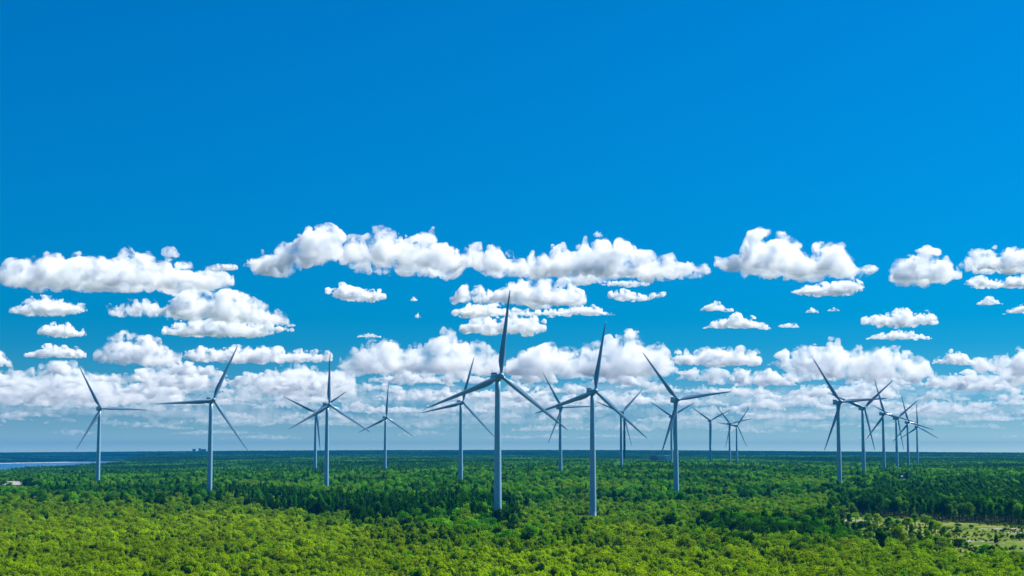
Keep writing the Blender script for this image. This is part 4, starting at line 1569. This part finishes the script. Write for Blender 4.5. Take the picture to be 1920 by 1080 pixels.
CLOUDS = [
    ([(2, 520, 528), (20, 497, 538), (60, 488, 542), (100, 482, 543), (130, 478, 544), (180, 478, 545), (205, 482, 545), (225, 466, 545), (245, 461, 545),
      (262, 470, 545), (280, 475, 546), (300, 467, 546), (330, 475, 547), (365, 485, 546), (380, 498, 546), (400, 512, 544), (436, 524, 536)],
     'large white cumulus at upper left with a rounded knob on top'),
    ([(382, 503, 507), (398, 495, 509), (430, 494, 509), (446, 500, 506)], 'thin wisp of cloud bridging the two large clouds at upper left'),
    ([(440, 500, 505), (470, 478, 512), (500, 464, 515), (535, 458, 518), (560, 438, 505), (585, 431, 498), (620, 433, 500), (650, 440, 505), (690, 432, 508),
      (720, 428, 510), (745, 436, 512), (780, 443, 516), (815, 437, 520), (835, 440, 522), (855, 455, 520), (875, 470, 508), (895, 478, 500)],
     'highest and longest white cumulus, centre left of the top row'),
    ([(880, 468, 495), (910, 464, 518), (940, 466, 524), (960, 475, 524), (985, 470, 524), (1020, 468, 526), (1060, 465, 527), (1095, 455, 527), (1120, 450, 528),
      (1150, 452, 528), (1180, 460, 528), (1215, 470, 527), (1250, 480, 526), (1280, 474, 525), (1300, 478, 523), (1334, 510, 517)],
     'long white cumulus in the top row above the two tallest turbines'),
    ([(1128, 530, 536), (1160, 525, 538), (1190, 524, 539), (1218, 530, 536)], 'thin flat cloud tucked under the right end of the long top row cloud'),
    ([(1338, 492, 505), (1365, 482, 512), (1390, 470, 518), (1405, 445, 520), (1425, 439, 522), (1450, 441, 523), (1480, 444, 523), (1505, 456, 523),
      (1525, 466, 523), (1535, 455, 523), (1555, 447, 523), (1580, 456, 523), (1590, 480, 523), (1610, 497, 522), (1630, 500, 520), (1652, 502, 508)],
     'tall white double humped cumulus at upper right'),
    ([(1480, 546, 550), (1500, 534, 555), (1530, 529, 556), (1570, 526, 555), (1595, 523, 554), (1620, 535, 545)], 'flat white cloud right under the double humped cumulus'),
    ([(1670, 518, 532), (1680, 495, 535), (1705, 474, 538), (1740, 467, 538), (1765, 473, 537), (1785, 490, 537), (1797, 515, 528)],
     'compact round arch shaped cloud at upper right'),
    ([(1797, 488, 500), (1820, 472, 509), (1860, 473, 511), (1890, 466, 511), (1920, 459, 511), (1990, 455, 512), (2060, 480, 508)],
     'bright white cloud cut by the right edge, upper of two'),
    ([(1808, 530, 536), (1830, 517, 540), (1870, 520, 541), (1920, 518, 541), (1980, 520, 540), (2020, 530, 537)],
     'flat white cloud cut by the right edge, lower of two'),
    ([(20, 578, 592), (45, 562, 593), (70, 553, 593), (95, 551, 593), (115, 562, 592), (140, 572, 591), (160, 576, 585)],
     'small pyramid shaped cloud below the large upper left cloud'),
    ([(72, 622, 628), (85, 604, 631), (110, 606, 632), (130, 606, 632), (145, 618, 631), (160, 619, 628)], 'small compact cloud at left under the pyramid shaped one'),
    ([(42, 665, 670), (85, 644, 672), (120, 645, 672), (140, 650, 672), (160, 662, 670)], 'small cloud at left, third below the large one'),
    ([(185, 577, 583), (225, 566, 590), (260, 560, 596), (310, 560, 600), (340, 548, 603), (385, 545, 604), (410, 552, 606), (425, 540, 607), (445, 540, 608),
      (470, 556, 609), (490, 575, 610), (515, 582, 612), (545, 605, 612)], 'large layered cloud left of centre, its domed upper layer'),
    ([(305, 618, 627), (340, 603, 632), (400, 598, 633), (440, 600, 634), (480, 610, 633), (520, 606, 625), (552, 608, 620)], 'flat lower layer under the domed cloud left of centre'),
    ([(610, 545, 550), (640, 535, 562), (670, 538, 565), (695, 545, 566), (710, 540, 565), (724, 550, 560)], 'small lone white cloud left of the tallest blade'),
    ([(843, 560, 567), (870, 540, 570), (900, 534, 572), (935, 540, 573), (960, 532, 575), (985, 524, 577), (1010, 529, 578), (1040, 529, 578), (1070, 535, 578), (1100, 553, 574)],
     'upper layer of the stacked cloud behind the tallest blade tip'),
    ([(845, 588, 592), (870, 572, 595), (910, 568, 596), (960, 580, 594), (1040, 582, 594), (1085, 572, 593), (1110, 575, 594), (1155, 588, 593)],
     'middle layer of the stacked cloud behind the tallest blade'),
    ([(852, 615, 622), (880, 595, 627), (910, 592, 629), (960, 592, 629), (1000, 594, 628), (1024, 605, 618)], 'lowest layer of the stacked cloud behind the tallest blade'),
    ([(1130, 552, 558), (1150, 546, 562), (1185, 544, 565), (1210, 553, 565), (1250, 549, 555)], 'small streaked cloud above the second tallest turbine'),
    (lens(768, 784, 555, 565), 'tiny puff right of the small lone cloud'),
    (lens(777, 791, 586, 597), 'tiny puff below another tiny puff, left of the stacked cloud'),
    (lens(668, 716, 623, 633), 'tiny flat cloud below the small lone cloud'),
    (lens(1308, 1376, 565, 584), 'small pointed cloud right of centre, above a wider one'),
    (lens(1318, 1450, 587, 617), 'wide small cloud right of centre, under the pointed one'),
    (lens(1457, 1502, 603, 615), 'tiny flat cloud right of the wide small cloud'),
    (lens(1510, 1536, 575, 587), 'tiny puff under the flat cloud at right'),
    (lens(1550, 1577, 576, 584), 'tiny thin puff right of another tiny puff'),
    (lens(1830, 1878, 555, 572), 'tiny cloud near the right edge under the flat edge cloud'),
    (lens(1882, 1950, 571, 588), 'tiny greyish cloud cut by the right edge'),
    (lens(-45, 24, 652, 686), 'small rounded cloud cut by the left edge'),
    ([(1617, 600, 608), (1650, 586, 613), (1690, 582, 614), (1715, 590, 612), (1740, 586, 609), (1768, 602, 606)], 'mid-size low cloud at right, upper of two flat ones'),
    (lens(1622, 1754, 619, 637), 'long flat grey cloud at right, lower of two flat ones'),
    (lens(1745, 1832, 657, 683), 'small cloud alone right of the wide cloud bank at right'),
    ([(180, 668, 678), (205, 640, 682), (235, 624, 684), (270, 640, 686), (297, 640, 688), (310, 660, 689), (342, 672, 686)], 'grey white cloud heap between the leftmost two turbines'),
    ([(340, 665, 672), (365, 650, 676), (420, 652, 680), (445, 646, 681), (490, 650, 681), (530, 655, 680), (580, 656, 679), (622, 660, 676)],
     'long low cloud behind the second turbine blade tip'),
    ([(625, 690, 694), (660, 655, 700), (700, 643, 703), (740, 650, 704), (790, 643, 705), (820, 636, 706), (845, 624, 706), (870, 640, 706), (900, 650, 705), (945, 655, 700)],
     'cloud bank with a peak left of the tallest turbine'),
    ([(950, 680, 695), (990, 662, 703), (1025, 652, 706), (1080, 648, 708), (1130, 640, 710), (1180, 633, 711), (1215, 637, 711), (1246, 634, 705), (1262, 680, 700)],
     'cloud bank behind the second tallest turbine blade'),
    ([(1250, 668, 678), (1275, 655, 684), (1310, 657, 686), (1350, 648, 687), (1390, 650, 688), (1427, 662, 684)], 'cloud bank right of the big right-centre turbine'),
    ([(1436, 680, 690), (1480, 662, 700), (1510, 655, 706), (1560, 645, 710), (1590, 652, 712), (1640, 655, 714), (1680, 650, 715), (1715, 660, 715), (1742, 680, 712)],
     'widest billowing cloud bank behind the right-hand row'),
    ([(1833, 680, 690), (1870, 660, 705), (1900, 656, 712), (1940, 640, 715), (2000, 660, 710)], 'dark based cloud bank cut by the right edge'),
    ([(-60, 700, 745), (0, 688, 752), (50, 700, 754), (70, 682, 755), (130, 684, 756), (180, 695, 757), (240, 715, 757), (272, 735, 750)],
     'big low cloud bank behind the leftmost turbine'),
    ([(250, 700, 712), (300, 688, 722), (340, 680, 726), (375, 683, 728), (392, 700, 722)], 'low cloud left of the second turbine blade'),
    ([(268, 715, 745), (300, 705, 752), (325, 714, 755), (342, 725, 750)], 'small low cloud lump left of the second turbine hub'),
    ([(440, 715, 735), (500, 690, 742), (560, 682, 746), (620, 685, 748), (665, 700, 745)], 'low cloud bank behind the close pair of turbines'),
]
for k, (prof, lab) in enumerate(CLOUDS):
    yb_ = np.mean([p[2] for p in prof])
    far = np.clip((yb_ - 640) / 100, 0, 1)
    cloud(prof, lab, 300 + k, ext=4.6 - 2.2 * far, col=(1, .925 - .01 * far, .83 - .02 * far))

# far bands of small clouds that run together towards the horizon
rc = np.random.default_rng(41)
for k, (yb_, nb, hmin, hmax_, ext) in enumerate(((716, 20, 20, 42, 2.6), (732, 24, 18, 38, 2.2), (748, 26, 16, 34, 1.8), (764, 26, 14, 30, 1.3),
                                                  (780, 20, 13, 28, .8), (796, 18, 10, 24, .5), (812, 16, 8, 16, .35))):
    Vs, Qs, off, hh = [], [], 0, []
    for j in range(nb):
        cx_ = -80 + 2100 * (j + rc.uniform(.1, .9)) / nb
        wd = rc.uniform(70, 190)
        h_ = rc.uniform(hmin, hmax_)
        yy = yb_ + rc.uniform(-14, 14)
        prof = [(cx_ - wd / 2, yy - 2.5, yy)]
        for q in range(1, 7):
            prof.append((cx_ - wd / 2 + wd * q / 7, yy - h_ * math.sin(math.pi * q / 7) ** .6 * rc.uniform(.55, 1), yy + rc.uniform(-4, 2)))
        prof.append((cx_ + wd / 2, yy - 2.5, yy))
        V, Q, h = cloud_geo(prof, 700 + 50 * k + j, 1.15, .6, 1.0)
        Vs.append(V)
        Qs.append(Q + off)
        off += len(V)
        hh.append(h)
    me = mesh_np('cloud_bank', np.concatenate(Vs), np.concatenate(Qs), True)
    o = link('cloud_bank', me, None, [cloud_material('far_cloud_vapour', ext / np.mean(hh), np.mean(hh) * .9, (1, .93, .84), lo=.38, hi=.70)])
    tag(o, ['uppermost', 'second', 'third', 'middle', 'fifth', 'sixth', 'lowest and faintest'][k] + ' hazy band of far clouds above the horizon', 'cloud bank', None, 'stuff')

# thin veils that tie the far bands together
Vs, Qs, off, hh = [], [], 0, []
for j in range(16):
    cx_ = -50 + 2020 * (j % 8 + rc.uniform(.1, .9)) / 8
    wd, h_ = rc.uniform(380, 640), rc.uniform(36, 58)
    yy = (752 if j < 8 else 792) + rc.uniform(-12, 14)
    prof = [(cx_ - wd / 2, yy - 4, yy)]
    for q in range(1, 9):
        prof.append((cx_ - wd / 2 + wd * q / 9, yy - h_ * math.sin(math.pi * q / 9) ** .6 * rc.uniform(.5, 1), yy + rc.uniform(-5, 3)))
    prof.append((cx_ + wd / 2, yy - 4, yy))
    V, Q, h = cloud_geo(prof, 1200 + j, 1.2, .6, 1.2)
    Vs.append(V)
    Qs.append(Q + off)
    off += len(V)
    hh.append(h)
me = mesh_np('cloud_veil', np.concatenate(Vs), np.concatenate(Qs), True)
o = link('cloud_veil', me, None, [cloud_material('veil_vapour', .30 / np.mean(hh), np.mean(hh) * .5, (1, .93, .85), lo=.30, hi=.75)])
tag(o, 'thin pale veils of far cloud spread low above the horizon', 'cloud veil', None, 'stuff')

# ------------------------------------------------------------------ haze
M_HAZE = bpy.data.materials.new('haze_air')
M_HAZE.use_nodes = True
t = M_HAZE.node_tree
t.nodes.clear()
out = t.nodes.new('ShaderNodeOutputMaterial')
pv = t.nodes.new('ShaderNodeVolumePrincipled')
pv.inputs['Color'].default_value = (.01, .27, .62, 1)
pv.inputs['Density'].default_value = 5.4e-5
pv.inputs['Anisotropy'].default_value = 0.0
t.links.new(pv.outputs[0], out.inputs['Volume'])
bm = bmesh.new()
add_box(bm, (0, 8500, (152 - 12) / 2), (29400, 18600, 152 + 12))
hz = link('haze', from_bm('haze', bm, False), None, [M_HAZE])
tag(hz, kind='stuff')
